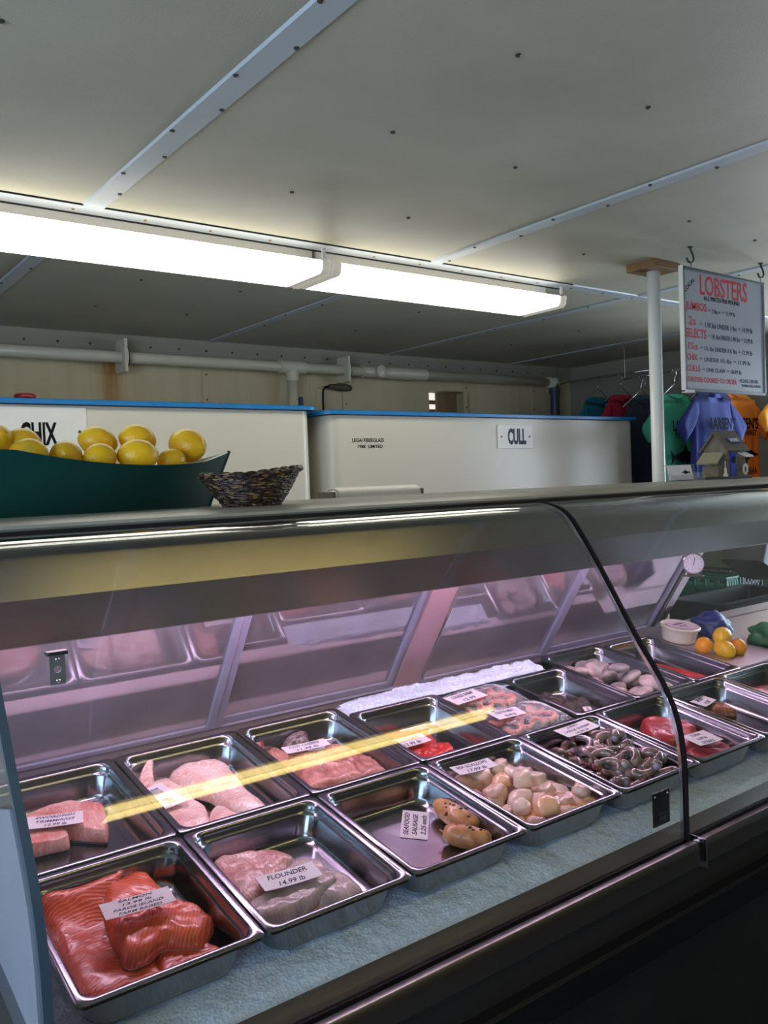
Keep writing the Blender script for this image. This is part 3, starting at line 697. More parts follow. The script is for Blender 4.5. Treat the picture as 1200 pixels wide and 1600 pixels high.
lab(cp(MB().prism([(p_, q_) for p_, q_ in PF if q_ > .80]+[(1.56, 1.40), (1.85, .93), (1.85, .80)], CX1, CX1+.006, 'YZ').build('end_glass', 'endglass')), 'far clear end pane')
# rear legs of the canopy that carry the top
cp(MB().prism([(1.60, 1.4), (1.862, .94), (1.862, .6), (1.885, .6), (1.885, 1.0), (1.66, 1.42)], CX0-.006, CX0+.02, 'YZ').build('rear_frame', 'steel2'))
m = MB(); dbox(m, CX0, 2.62, HT-.025, HT+.005, -.07, -.013); cp(m.build('top_rail', 'steel2'))
# small black tag hung inside the left pane
tg = cp(MB().box(-.026, .026, 0, .002, -.032, .033).build('tag', P('black_tag', (.012,.014,.016,1), .35), loc=(1.378, .9835, .837)))
text('GLASS CARE', .024, .003, 'boardframe', 'lettering', tg, (.004, -.0006, -.010), (pi/2, 0, 0))
text('LIFT PANE', .020, .008, 'boardframe', 'lettering', tg, (.004, -.0006, -.019), (pi/2, 0, 0))
for x in (-.021, .019): MB().lathe([(0, 0), (.003, 0), (.0025, .002), (0, .003)], 10, RX(pi/2), cap0=False, cap1=False).build('stud', 'chrome', tg, loc=(x, 0, .026), smooth=True)

# ------------------------------------------------------------------ ice
rnd = random.Random(4)
def ice_bed():
    m = MB(); nx, ns = 420, 110; x0, x1, s0, s1 = CX0+.008, CX1-.01, -.056, .650
    vs = []
    for j in range(ns+1):
        s = s0+(s1-s0)*j/ns
        for i in range(nx+1):
            x = x0+(x1-x0)*i/nx
            h_ = -.0745+.003*noise.noise((x*18, s*18, 1))+.004*noise.noise((x*110, s*110, 5))
            if s < .0: h_ -= .008*(-s/.05)**2
            vs.append(tuple(tray(x, s, h_)))
    fs = [(j*(nx+1)+i, j*(nx+1)+i+1, (j+1)*(nx+1)+i+1, (j+1)*(nx+1)+i) for j in range(ns) for i in range(nx)]
    m._add(vs, fs); return m
tag(ice_bed().build('crushed_ice', 'ice', smooth=True), 'bed of crushed ice under the steel pans of the case', 'ice', kind='stuff')
def ice_heap(x0, x1, s0, s1, hh):
    m = MB(); nx, ns = 200, 24; vs = []
    for j in range(ns+1):
        for i in range(nx+1):
            u = i/nx; v = j/ns; x = x0+(x1-x0)*u; e = .010*noise.noise((x*40, 3, 1))+.006*noise.noise((x*120, 9, 1))
            s = s0+(s1-s0)*v + e*v
            prof = min(1, (1-v)*5)*min(1, v*6+.3)*min(1, (1-u)*60)*min(1, u*14)
            h_ = -.012+hh*prof*(.75+.35*noise.noise((x*25, s*25, 2)))+.005*noise.noise((x*150, s*150, 7))*prof
            vs.append(tuple(tray(x, s, h_)))
    m._add(vs, [(j*(nx+1)+i, j*(nx+1)+i+1, (j+1)*(nx+1)+i+1, (j+1)*(nx+1)+i) for j in range(ns) for i in range(nx)])
    m._add([tuple(tray(x, s, -.03)) for x, s in ((x0, s0), (x1, s0), (x1, s1), (x0, s1))], [(0, 1, 2, 3)])
    return m
tag(ice_heap(1.115, 1.80, .592, .668, .020).build('crushed_ice', 'ice', smooth=True), 'heaped strip of white crushed ice behind the red fish pan, against the mirror doors', 'ice', kind='stuff')

# ------------------------------------------------------------------ steel pans
def pan_mb(w_, d, dep):
    R = [(0, -.005, .012), (0, 0, .012), (.0015, .0012, .012), (.009, .0012, .018), (.0115, 0, .022), (.0135, -.006, .026), (.0145, -.013, .027), (.0180, -.0155, .028), (.0195, -.019, .030), (.0235, -dep+.012, .034), (.026, -dep+.005, .034), (.032, -dep+.001, .032), (.040, -dep, .028)]
    rings = [[(a, b_, h_) for a, b_, _ in rrect(i_, w_-i_, i_, d-i_, r, 6)] for i_, h_, r in R]
    m = MB(); m.rings(rings, False, True); 
    # outer skin
    R2 = [(0, -.005, .012), (.0015, -.004, .012), (.010, -.0008, .020), (.0125, -.0065, .026), (.0170, -.0165, .028), (.0225, -dep+.012, .034), (.025, -dep+.003, .034), (.032, -dep-.001, .032)]
    rings = [[(a, b_, h_) for a, b_, _ in rrect(i_, w_-i_, i_, d-i_, r, 6)] for i_, h_, r in R2]
    m.rings(rings, False, True); return m
PANS = {}
def pan(key, x0, x1, s0, s1, label, dep=.064):
    o = pan_mb(x1-x0, s1-s0, dep).build('steel_pan', 'steel', auto=50, loc=tray(x0, s0, 0), rot=TROT)
    tag(o, label, 'pan', 'steel food pans in the case'); PANS[key] = (x0, x1, s0, s1); return o
FP = [X0+PW*i for i in range(9)]
for i, (k, l) in enumerate([('salmon', 'front steel pan holding salmon, nearest the end glass'), ('flounder', 'front steel pan holding flounder, between the salmon and sausage pans'),
        ('sausage', 'nearly empty front steel pan with two sausages'), ('scallop', 'front steel pan filled with scallops'), ('shrimp', 'front steel pan heaped with grey shrimp'),
        ('tuna', 'front steel pan with dark red tuna pieces'), ('skate', 'front steel pan with one small brown smoked piece, right of the tuna pan'), ('last', 'rightmost front steel pan, cut by the photo edge')]):
    pan(k, FP[i]+.002, FP[i]+.268, .0, .303, l)
BK = [('sword', FP[0]+.002, FP[0]+.268, 'back steel pan with swordfish, leftmost against the end glass'), ('cod', FP[1]+.002, FP[1]+.268, 'back steel pan with pale white fillets'),
      ('haddock', FP[2]+.002, FP[2]+.268, 'back steel pan with brownish pink fillets and fish skin'), ('red', FP[3]+.002, FP[3]+.268, 'back steel pan with bright red fish, in front of the ice strip')]
for k, a, b_, l in BK: pan(k, a, b_, .307, .300+.307+.028 if k in ('sword', 'cod', 'haddock') else .588, l)
pan('mussel', 1.606, 1.832, .307, .572, 'back steel pan with dark brown shellfish, beside the wrapped trays')
pan('clam', 1.836, 2.098, .307, .655, 'back steel pan full of clams')
pan('roe', 2.102, 2.330, .307, .640, 'back steel pan with a red strip, right of the clams')

# ------------------------------------------------------------------ fish pieces
OUT={
 'salmon_a':(-.045,[(.371,.367),(.39,.387),(.422,.376),(.455,.389),(.461,.377),(.444,.322),(.426,.244),(.426,.176),(.436,.126),(.439,.07),(.422,.047),(.381,.054),(.345,.064),(.333,.076),(.33,.127),(.328,.187),(.331,.255),(.342,.317)]),
 'salmon_b':(-.02,[(.435,.273),(.459,.288),(.489,.286),(.497,.242),(.505,.185),(.525,.159),(.548,.138),(.539,.116),(.506,.084),(.477,.086),(.453,.098),(.427,.087),(.402,.094),(.402,.13),(.404,.166),(.415,.227)]),
 'salmon_c':(-.035,[(.448,.11),(.476,.117),(.509,.106),(.525,.074),(.53,.049),(.498,.049),(.462,.051),(.434,.051)]),
 'fl_a':(-.035,[(.613,.259),(.652,.261),(.711,.239),(.732,.2),(.708,.177),(.654,.139),(.607,.124),(.602,.163),(.603,.208)]),
 'fl_b':(-.03,[(.602,.122),(.649,.13),(.702,.128),(.753,.128),(.756,.103),(.718,.087),(.681,.073),(.616,.071),(.597,.09)]),
 'fl_c':(-.04,[(.723,.201),(.769,.182),(.767,.141),(.788,.12),(.788,.072),(.766,.055),(.72,.076),(.694,.114),(.694,.169)]),
 'fl_d':(-.05,[(.609,.134),(.683,.117),(.747,.116),(.78,.073),(.749,.062),(.68,.069),(.641,.076),(.62,.099)]),
 'cod_a':(-.03,[(.669,.574),(.697,.598),(.738,.617),(.755,.616),(.778,.586),(.785,.548),(.776,.474),(.772,.401),(.772,.356),(.741,.35),(.721,.382),(.709,.41),(.707,.468),(.675,.517),(.664,.553)]),
 'cod_b':(-.04,[(.591,.603),(.607,.578),(.642,.581),(.669,.581),(.678,.522),(.678,.478),(.683,.446),(.668,.4),(.656,.368),(.617,.36),(.6,.376),(.598,.428),(.596,.484),(.588,.545)]),
 'cod_c':(-.045,[(.673,.404),(.696,.431),(.722,.416),(.748,.387),(.746,.364),(.702,.364),(.681,.36),(.658,.373)]),
 'cod_d':(-.02,[(.605,.58),(.631,.612),(.644,.621),(.637,.592),(.629,.566),(.612,.549),(.595,.555)]),
 'had_a':(-.045,[(.911,.658),(.932,.606),(.935,.51),(.92,.453),(.9,.389),(.885,.411),(.882,.489),(.885,.584)]),
 'had_b':(-.03,[(.926,.537),(.964,.523),(1.009,.514),(1.02,.461),(1.016,.397),(1.003,.372),(.953,.377),(.922,.387),(.884,.39),(.899,.463)]),
 'had_c':(-.04,[(1.03,.551),(1.069,.52),(1.078,.452),(1.082,.396),(1.068,.375),(1.016,.387),(1.027,.443),(1.012,.497)]),
 'had_d':(-.02,[(.937,.586),(.961,.614),(.989,.624),(1.014,.623),(1.004,.594),(.991,.564),(.958,.566),(.936,.571)]),
 'had_e':(-.02,[(.865,.626),(.9,.648),(.897,.621),(.878,.579),(.867,.585)]),
 'red_a':(-.045,[(1.156,.542),(1.22,.537),(1.277,.525),(1.284,.471),(1.245,.433),(1.162,.445),(1.155,.498)]),
 'red_b':(-.04,[(1.154,.444),(1.226,.446),(1.284,.428),(1.272,.392),(1.202,.376),(1.157,.388)]),
 'sw_a':(-.03,[(.377,.551),(.414,.569),(.449,.574),(.481,.563),(.509,.539),(.51,.502),(.492,.45),(.482,.447),(.432,.486),(.394,.513)]),
 'sw_b':(-.025,[(.371,.518),(.399,.503),(.427,.486),(.426,.453),(.394,.454),(.364,.459),(.361,.487)]),
 'tuna_a':(-.03,[(1.812,.267),(1.88,.23),(1.885,.165),(1.814,.135),(1.756,.153),(1.75,.209)]),
 'tuna_b':(-.03,[(1.754,.103),(1.84,.11),(1.881,.088),(1.856,.045),(1.768,.041),(1.726,.068)]),
 'tuna_c':(-.03,[(1.811,.166),(1.896,.138),(1.882,.097),(1.816,.095),(1.784,.123)]),
 'skate':(-.05,[(2.066,.241),(2.101,.252),(2.126,.254),(2.138,.232),(2.12,.194),(2.105,.193),(2.086,.208),(2.063,.225)]),
 'dark':(-.045,[(1.684,.523),(1.747,.525),(1.759,.483),(1.794,.44),(1.764,.399),(1.715,.403),(1.695,.447),(1.682,.489)]),
}
CARDS={
 'salmon':[(.384,.146),(.487,.136),(.495,.176),(.392,.184)],
 'flounder':[(.631,.113),(.731,.104),(.734,.145),(.63,.156)],
 'sausage':[(.959,.187),(.998,.152),(1.066,.228),(1.026,.262)],
 'sword':[(.373,.489),(.462,.463),(.465,.505),(.375,.53)],
 'cod':[(.593,.44),(.656,.458),(.628,.54),(.589,.537)],
 'had':[(.901,.504),(1.007,.499),(1.006,.531),(.901,.537)],
 'red':[(1.144,.43),(1.242,.431),(1.239,.475),(1.14,.474)],
 'scallop':[(1.154,.235),(1.26,.226),(1.243,.263),(1.146,.269)],
 'shrimp':[(1.482,.235),(1.603,.238),(1.592,.285),(1.475,.275)],
 'tuna':[(1.757,.078),(1.849,.071),(1.857,.127),(1.779,.134)],
 'skate':[(2.031,.231),(2.115,.248),(2.083,.284),(2.02,.272)],
 'pack1':[(1.356,.487),(1.464,.486),(1.474,.547),(1.363,.524)],
 'pack2':[(1.397,.368),(1.482,.363),(1.474,.406),(1.384,.407)],
 'dark':[(1.716,.394),(1.741,.385),(1.767,.388),(1.755,.406)],
}

SC2 = [(1.164,.271),(1.17,.248),(1.165,.21),(1.195,.24),(1.246,.255),(1.221,.217),(1.271,.219),(1.316,.261),(1.29,.266),(1.328,.221),(1.350,.202),(1.276,.176),(1.317,.161),(1.348,.152),(1.194,.174),(1.236,.166),(1.258,.145),(1.32,.117),(1.173,.123),(1.21,.117),(1.203,.083),(1.274,.103),(1.234,.08),(1.239,.055),(1.289,.071),(1.345,.093),(1.333,.069),(1.35,.052),(1.279,.048),(1.2,.055),(1.165,.088),(1.31,.045),(1.158,.165),(1.30,.20),(1.25,.19),(1.225,.135),(1.35,.125),(1.185,.04),(1.21,.235),(1.26,.24),(1.30,.235),(1.23,.195),(1.275,.205),(1.20,.18),(1.30,.135),(1.25,.11),(1.19,.10),(1.22,.06),(1.30,.085),(1.26,.165),(1.32,.18),(1.345,.07)]
def smooth_closed(pts, n=72):
    P_ = [Vector(p) for p in pts]; N = len(P_); out = []
    for i in range(N):
        p0, p1, p2, p3 = P_[i-1], P_[i], P_[(i+1) % N], P_[(i+2) % N]
        for j in range(6):
            t = j/6; out.append(.5*(2*p1+(p2-p0)*t+(2*p0-5*p1+4*p2-p3)*t*t+(3*p1-p0-3*p2+p3)*t**3))
    L = [0]
    for i in range(len(out)): L.append(L[-1]+(out[(i+1) % len(out)]-out[i]).length)
    res_ = []; k = 0
    for q in range(n):
        d = L[-1]*q/n
        while L[k+1] < d: k += 1
        f_ = (d-L[k])/max(L[k+1]-L[k], 1e-9); res_.append(out[k].lerp(out[(k+1) % len(out)], f_))
    return res_
def fillet(name, label, cat_, key, mat, thick, base=-.062, pan_=None, edge=.35, lift=None, group=None, bumpy=.0025, rim_mat=None, parts=None):
    pts = OUT[key][1]; mx_ = sum(p[0] for p in pts)/len(pts); my_ = sum(p[1] for p in pts)/len(pts)
    pts = [(mx_+(p[0]-mx_)*1.08, my_+(p[1]-my_)*1.08) for p in pts]
    if pan_:
        a, b_, c_, d_ = PANS[pan_]; ins = .0255
        pts = [(min(max(x, a+ins), b_-ins), min(max(s, c_+ins), d_-ins)) for x, s in pts]
    ol = smooth_closed(pts); cx = sum(p.x for p in ol)/len(ol); cs = sum(p.y for p in ol)/len(ol)
    K = 14; n = len(ol); m = MB(); rt = []; sd = hash(key) % 97 if False else sum(map(ord, key))
    def hb(x, s): return lift(x, s) if lift else 0
    ring_b = []
    for k in range(K):
        f_ = 1-k/K; ring = []
        t_ = 1-f_
        prof = min(1, sqrt(max(0, 1-(1-min(1, t_/edge))**2))) if edge > 0 else 1
        if k == 0: prof = 0
        for p in ol:
            x = (p.x-cx)*f_; y = (p.y-cs)*f_
            h_ = thick*(.12+.88*prof) + bumpy*prof*(noise.noise((x*40+sd, y*40, 0))+1.2*noise.noise((x*16+sd, y*16, 4))+.5*noise.noise((x*110, y*110+sd, 3)))
            ring.append((x, y, h_+hb(x+cx, y+cs)))
        rt.append(ring)
    c0 = (0, 0, thick+hb(cx, cs))
    bot = [(x, y, hb(x+cx, y+cs)) for x, y, z in rt[0]]
    low = [[(x*g, y*g, hb(x*g+cx, y*g+cs)) for x, y, z in rt[0]] for g in (.4, .7, .96)]
    m.rings(low+[bot]+rt, True, False)
    o_ = len(m.v); last = [len(m.v)-n+i for i in range(n)]; m.v.append(c0)
    for i in range(n): m.f.append((last[i], last[(i+1) % n], o_)); m.mi.append(0)
    mats = [mat]
    if rim_mat:
        mats.append(rim_mat)
        for q in range(1, 1+n*4): m.mi[q] = 1
    o = m.build(name, mats, smooth=True, loc=tray(cx, cs, base), rot=TROT)
    return tag(o, label, cat_, group)
salmon_lift = lambda x, s: max(0, s-.185)**2*5.0 + .002*sin(x*60)
fillet('salmon_fillet', 'long salmon fillet along the left of its pan, its end curling up the back wall', 'fish fillet', 'salmon_a', 'salmon', .019, pan_='salmon', lift=salmon_lift, rim_mat='skin')
fillet('salmon_fillet', 'thick salmon fillet on top, carrying the SALMON card', 'fish fillet', 'salmon_b', 'salmon2', .024, base=-.044, pan_='salmon', rim_mat='skin', edge=.28, bumpy=.005, lift=lambda x, s: .004*sin((x-.4)*30)+.03*max(0, s-.22)-.02*max(0, .2-s)*0)
fillet('salmon_fillet', 'short salmon piece in the front right corner of the salmon pan', 'fish fillet', 'salmon_c', 'salmon', .022, pan_='salmon', rim_mat='skin')
fillet('flounder_fillet', 'pink flounder fillet at the back left of the flounder pan', 'fish fillet', 'fl_a', 'flounder', .028, base=-.058, pan_='flounder', bumpy=.005)
fillet('flounder_fillet', 'flounder fillet at the right of the flounder pan, beside the card', 'fish fillet', 'fl_c', 'flounder2', .020, base=-.058, pan_='flounder')
fillet('flounder_fillet', 'thin pale flounder fillet lowest along the pan front', 'fish fillet', 'fl_d', 'flounder', .012, pan_='flounder')
fillet('flounder_fillet', 'grey streaked flounder fillet in front of the FLOUNDER card', 'fish fillet', 'fl_b', 'flounder2', .022, base=-.050, pan_='flounder')
fillet('cod_fillet', 'pale fillet on the left of the white fish pan, under the card', 'fish fillet', 'cod_b', 'cod', .024, pan_='cod', bumpy=.005)
fillet('cod_fillet', 'broad pale fillet arching over the middle of the white fish pan', 'fish fillet', 'cod_a', 'cod', .030, base=-.056, pan_='cod', edge=.35, bumpy=.006)
fillet('cod_fillet', 'small flaky white piece at the front of the white fish pan', 'fish fillet', 'cod_c', 'cod', .022, pan_='cod')
fillet('cod_fillet', 'curled up tail piece at the back left of the white fish pan', 'fish fillet', 'cod_d', 'cod', .018, base=-.045, pan_='cod', lift=lambda x, s: .6*max(0, s-.57))
fillet('haddock_fillet', 'long brownish pink fillet along the left of the third back pan', 'fish fillet', 'had_a', 'haddock', .020, pan_='haddock')
fillet('haddock_fillet', 'brownish pink fillet in the middle of the third back pan, under the card', 'fish fillet', 'had_b', 'haddock', .030, base=-.056, pan_='haddock', bumpy=.007)
fillet('haddock_fillet', 'brownish pink fillet at the right of the third back pan', 'fish fillet', 'had_c', 'haddock', .026, pan_='haddock', bumpy=.006)
fillet('haddock_fillet', 'grey speckled skin-up piece at the back of the third back pan', 'fish fillet', 'had_d', 'darkskin', .030, base=-.050, pan_='haddock', edge=.7)
fillet('haddock_fillet', 'pale tail tip standing at the left of the third back pan', 'fish fillet', 'had_e', 'haddock', .022, base=-.045, pan_='haddock', edge=.8)
fillet('sockeye_fillet', 'bright red fish piece at the back of the red fish pan', 'fish fillet', 'red_a', 'sockeye', .018, pan_='red', bumpy=.006)
fillet('sockeye_fillet', 'bright red fish piece at the front of the red fish pan', 'fish fillet', 'red_b', 'sockeye', .022, pan_='red', bumpy=.007)
fillet('swordfish_steak', 'large pink swordfish steak with a dark skin edge', 'fish steak', 'sw_a', 'sword', .030, pan_='sword', edge=.12, rim_mat='blood')
fillet('swordfish_steak', 'smaller swordfish steak in front, left side of the swordfish pan', 'fish steak', 'sw_b', 'sword', .026, base=-.058, pan_='sword', edge=.12)
fillet('tuna_piece', 'dark red tuna piece at the back of the tuna pan', 'fish piece', 'tuna_a', 'tuna', .034, pan_='tuna', edge=.25)
fillet('tuna_piece', 'dark red tuna piece at the front of the tuna pan', 'fish piece', 'tuna_b', 'tuna', .026, pan_='tuna', edge=.3)
fillet('tuna_piece', 'dark red tuna piece under the card in the tuna pan', 'fish piece', 'tuna_c', 'tuna', .030, pan_='tuna', edge=.3)
fillet('smoked_fish_piece', 'small brown piece of smoked fish beside its card', 'fish piece', 'skate', 'skate', .022, pan_='skate', edge=.5)
fillet('dark_shellfish', 'clump of dark brown shellfish in its pan', 'shellfish', 'dark', 'seaweed', .024, pan_='mussel', edge=.6, bumpy=.010)
OUT['roe'] = (0, [(2.14, .345), (2.28, .345), (2.30, .40), (2.25, .55), (2.18, .60), (2.14, .56), (2.135, .45)])
fillet('red_fish_slab', 'flat bright red slab of fish at the bottom of the pan right of the clams', 'fish piece', 'roe', 'sockeye', .016, pan_='roe', edge=.2)
OUT['roe2'] = (0, [(2.13, .57), (2.17, .56), (2.20, .59), (2.17, .615), (2.13, .61)])
fillet('dark_shellfish', 'small dark lump at the back of the pan right of the clams', 'shellfish', 'roe2', 'seaweed', .030, base=-.046, pan_='roe', edge=.6, bumpy=.006)
OUT['last'] = (0, [(2.26, .16), (2.33, .15), (2.40, .18), (2.41, .24), (2.34, .27), (2.27, .24)])
fillet('red_fish_piece', 'red fish piece in the rightmost front pan', 'fish piece', 'last', 'tuna', .022, pan_='last', edge=.4)

# scallops
def scallop_mesh(seed):
    r_ = random.Random(seed); m = MB(); a = r_.uniform(.9, 1.15); hh = r_.uniform(.5, .72)
    def fn(p):
        q = Vector((math.copysign(abs(p.x)**.8, p.x)*a, math.copysign(abs(p.y)**.8, p.y), math.copysign(abs(p.z)**.7, p.z)*hh))
        return q*(1+.26*noise.noise(p*1.6+Vector((seed*3.1, 0, 0)))+.12*noise.noise(p*3.2+Vector((0, seed, 0))))
    m.sphere(.0218, 20, 12, fn=fn); return m
protos = [scallop_mesh(s) for s in range(6)]
col = ['peach scallop', 'pinkish scallop', 'cream scallop', 'light orange scallop', 'deep orange scallop', 'pale pink scallop']
meshes = {}
for i, (x, s) in enumerate(SC2):
    ci = [2, 5, 0, 1, 2, 3, 5, 0, 2, 1, 5, 2, 0, 3][i % 14] if i not in (20, 24, 31) else 4
    if (i % 6, ci) not in meshes:
        o = protos[i % 6].build('scallop', 'scallop%d' % ci, smooth=True); meshes[(i % 6, ci)] = o
    else:
        o = meshes[(i % 6, ci)].copy(); C.objects.link(o)
    near = sum(1 for a, b_ in SC2[:i] if hypot(a-x, b_-s) < .027)
    x = min(max(x, 1.155), 1.332); s = min(max(s, .050), .262)
    o.location = tray(x, s, -.049+.012*min(near, 3)); o.rotation_euler = (TILT+rnd.uniform(-.35, .35), rnd.uniform(-.35, .35), rnd.uniform(0, 6.28))
    k = rnd.uniform(.85, 1.18); o.scale = (k, k, k)
    tag(o, '%s among the others heaped in the front scallop pan' % col[ci], 'scallop', 'scallops in the pan')
# shrimp
def shrimp(seed, matn, label):
    r_ = random.Random(seed)
    t = thing('shrimp', label, 'shrimp', group='shrimp in the pan')
    R_ = .024; n = 19; pts = []; rad = []
    for k in range(n):
        f_ = k/(n-1); a = radians(-10+185*f_); rr_ = R_*(1+.25*f_)
        pts.append((rr_*cos(a), rr_*sin(a), .002*sin(f_*5)))
        seg_ = 1+.09*(1 if (k % 2) else 0); rad.append((.0132*(1-.60*f_**1.3))*seg_*(1 if 0 < k else .8))
    m = MB(); m.tube(pts, rad, 10); m.build('body', matn, t, smooth=True)
    m = MB(); m.sphere(.0088, 12, 10, T(*pts[0]) @ SCL(1, 1, 1)); m.build('cut_end', 'shrimpcut', t, smooth=True)
    e = Vector(pts[-1]); m = MB()
    for a in (-.5, 0, .5):
        d = Vector((cos(radians(285)+a), sin(radians(285)+a), 0))*.014
        m.tube([e, e+d*.5, e+d], [.0022, .0034, .0012], 6)
    m.build('tail', P('shrimp_tail_%s' % matn, srgb(150, 84, 84), .3) if ('shrimp_tail_%s' % matn) not in bpy.data.materials else bpy.data.materials['shrimp_tail_%s' % matn], t, smooth=True)
    return t
sl = ['grey pink shrimp in the front shrimp heap', 'dark grey shrimp in the front shrimp heap', 'rosy shrimp in the front shrimp heap', 'olive grey shrimp in the front shrimp heap']
sp = [shrimp(k, 'shrimp%d' % k, sl[k]) for k in range(4)]
SHR = [(1.456,.262),(1.478,.232),(1.514,.245),(1.557,.234),(1.598,.232),(1.602,.201),(1.492,.189),(1.454,.19),(1.467,.142),(1.53,.167),(1.573,.179),(1.598,.157),(1.517,.139),(1.549,.113),(1.60,.116),(1.579,.078),(1.600,.060),(1.522,.077),(1.498,.1),(1.455,.104),(1.598,.09),(1.545,.055),(1.49,.06),(1.46,.07),(1.53,.20),(1.57,.205),(1.50,.16),(1.46,.22),(1.555,.09),(1.585,.19),(1.535,.13),(1.48,.115),(1.56,.15),(1.50,.215),(1.545,.18),(1.585,.135),(1.465,.165),(1.51,.05),(1.57,.095),(1.49,.14),(1.60,.18),(1.53,.095)]
SHR += [(x+.012*math.cos(k*2.4), s+.012*math.sin(k*2.4)) for k, (x, s) in enumerate(SHR[4:26])]
for i, (x, s) in enumerate(SHR):
    t = sp[i] if i < 4 else copy_tree(sp[i % 4])
    t.name = 'shrimp' if i == 0 else t.name
    near = sum(1 for a, b_ in SHR[:i] if hypot(a-x, b_-s) < .034)
    t.location = tray(min(max(x, 1.442), 1.60), min(max(s, .054), .262), -.052+.009*min(near, 4)); t.rotation_euler = (TILT+rnd.uniform(-.6, .6), rnd.uniform(-.6, .6), rnd.uniform(0, 6.28))
    t['label'] = sl[i % 4]; t.scale = (.93, .93, .93)
# clams
def clam(kind):
    m = MB()
    for sgn in (1, -1):
        def fn(p):
            q = Vector((p.x, p.y*.80, p.z*.42)); q.y += .14*(1-p.x*p.x)*.6; q.x *= 1+.05*p.y
            return q*(1+.012*sin(40*(p.y+1)))
        m.sphere(.031, 28, 14, fn=fn); break
    t = m
    return t
cA = clam(0); made = {}
CL = [(1.989,.617),(1.932,.602),(1.916,.562),(1.984,.583),(2.030,.589),(1.911,.505),(2.045,.535),(1.998,.531),(1.955,.545),(1.952,.46),(2.046,.459),(2.05,.405),(2.01,.461),(1.969,.411),(2.027,.39),(1.978,.357),(2.033,.350),(1.91,.43),(1.956,.500),(1.90,.38),(1.935,.345),(2.0,.495),(1.99,.375)]
for i, (x, s) in enumerate(CL):
    mt = 'clam' if i % 3 else 'clam2'
    if mt not in made: o = cA.build('clam', mt, smooth=True); made[mt] = o; MB().tube([(-.024, -.006, 0), (-.012, -.0165, 0), (0, -.0195, 0), (.012, -.0165, 0), (.024, -.006, 0)], .0012, 6).build('shell_seam', 'clam2', o)
    else: o = copy_tree(made[mt])
    near = sum(1 for a, b_ in CL[:i] if hypot(a-x, b_-s) < .045)
    o.location = tray(min(max(x, 1.895), 2.04), min(max(s, .365), .60), -.044+.019*min(near, 2)); o.rotation_euler = (TILT+rnd.uniform(-.5, .5), rnd.uniform(-.5, .5), rnd.uniform(0, 6.28))
    k = rnd.uniform(.95, 1.2); o.scale = (k, k, k)
    tag(o, 'pale hard clam in the clam pan' if mt == 'clam' else 'grey banded hard clam in the clam pan', 'clam', 'clams in the pan')
# sausages
def sausage(p0, p1, label, bendy):
    a = tray(*p0); b_ = tray(*p1); t = thing('sausage', label, 'sausage', (a+b_)/2)
    d = b_-a; L = d.length; c_ = (a+b_)/2; side = Vector((d.y, -d.x, 0)).normalized()
    m = MB(); n = 14; pts = []; rad = []
    for k in range(n):
        f_ = k/(n-1); pts.append(a-c_+d*f_+side*bendy*sin(pi*f_)); rad.append(.0215*max(.12, (sin(pi*min(max(f_*.96+.02, 0), 1))**.22))*(1+.06*noise.noise((f_*5, L*90, 0))))
    m.tube(pts, rad, 18); m.build('body', 'sausage', t, smooth=True)
    r_ = random.Random(int(L*1e5))
    for k in range(12):
        f_ = r_.uniform(.1, .9); i_ = int(f_*(n-1)); ang = r_.uniform(-1.3, 1.3)
        ax = d.normalized(); up = side.cross(ax); up = up if up.z > 0 else -up
        q = pts[i_]+(up*cos(ang)+side*sin(ang))*rad[i_]*.985
        MB().sphere(.0014+.0026*r_.random(), 8, 6, T(*q) @ SCL(1.4, 1, .6)).build('fleck', 'fleck', t, smooth=True)
    m = MB(); m.tube([pts[0], pts[0]-d.normalized()*.006, pts[0]-d.normalized()*.010+Vector((0, 0, .003))], [.003, .002, .0012], 8); m.build('casing_end', 'sausage', t, smooth=True)
sausage((1.075, .215, -.040), (1.080, .105, -.038), 'orange seafood sausage lying further back in its pan', .006)
sausage((1.020, .130, -.042), (1.074, .062, -.042), 'speckled grey-beige seafood sausage at the front of the pan', .004)

# ------------------------------------------------------------------ price cards
def card(key, h_, lines, label, rot90=False, curl=.003):
    q = CARDS[key]; W = [tray(x, s, h_) for x, s in q]
    c_ = sum(W, Vector())/4; ux = ((W[1]-W[0])+(W[2]-W[3]))/2; uy = ((W[3]-W[0])+(W[2]-W[1]))/2
    wid, hei = ux.length, uy.length; ux.normalize(); nz = ux.cross(uy).normalized(); uy = nz.cross(ux)
    mt = Matrix((ux, uy, nz)).transposed().to_4x4(); mt.translation = c_
    m = MB(); n = 8
    top = []; 
    for z in (0, .0006):
        for j in (0, 1):
            pass
    grid = lambda z: [[((i/n-.5)*wid, (j-.5)*hei, z+curl*((2*i/n-1)**2)*.5) for i in range(n+1)] for j in (0, 1)]
    for z in (0, .0006):
        g = grid(z); m._add(g[0]+g[1], [(i, i+1, n+1+i+1, n+1+i) for i in range(n)])
    g0, g1 = grid(0), grid(.0006)
    e0 = g0[0]+g0[1][::-1]; e1 = g1[0]+g1[1][::-1]; m.rings([e0, e1], False, False)
    o = m.build('price_card', 'paper'); o.matrix_world = mt
    tag(o, label, 'price card')
    k = len(lines)
    for i, (s_, wf) in enumerate(lines):
        if rot90:
            text(s_, hei*wf, wid*.8/k*.72, 'blueink', 'lettering', o, ((-.5+(i+.6)/k*.95)*wid, 0, .0012), (0, 0, pi/2), .01, .0002, .25)
        else:
            text(s_, wid*wf, hei*.86/k*.66, 'blueink', 'lettering', o, (0, (.5-(i+.55)/k*.98)*hei, .0009), (0, 0, 0), .012, .0002, .25, curl=(curl, wid))
    return o
card('salmon', .002, [('SALMON', .5), ('13.99 lb', .42), ('FAROE ISLAND', .72), ('FARM RAISED', .62)], 'white handwritten card reading SALMON on the salmon fillets', curl=.002)
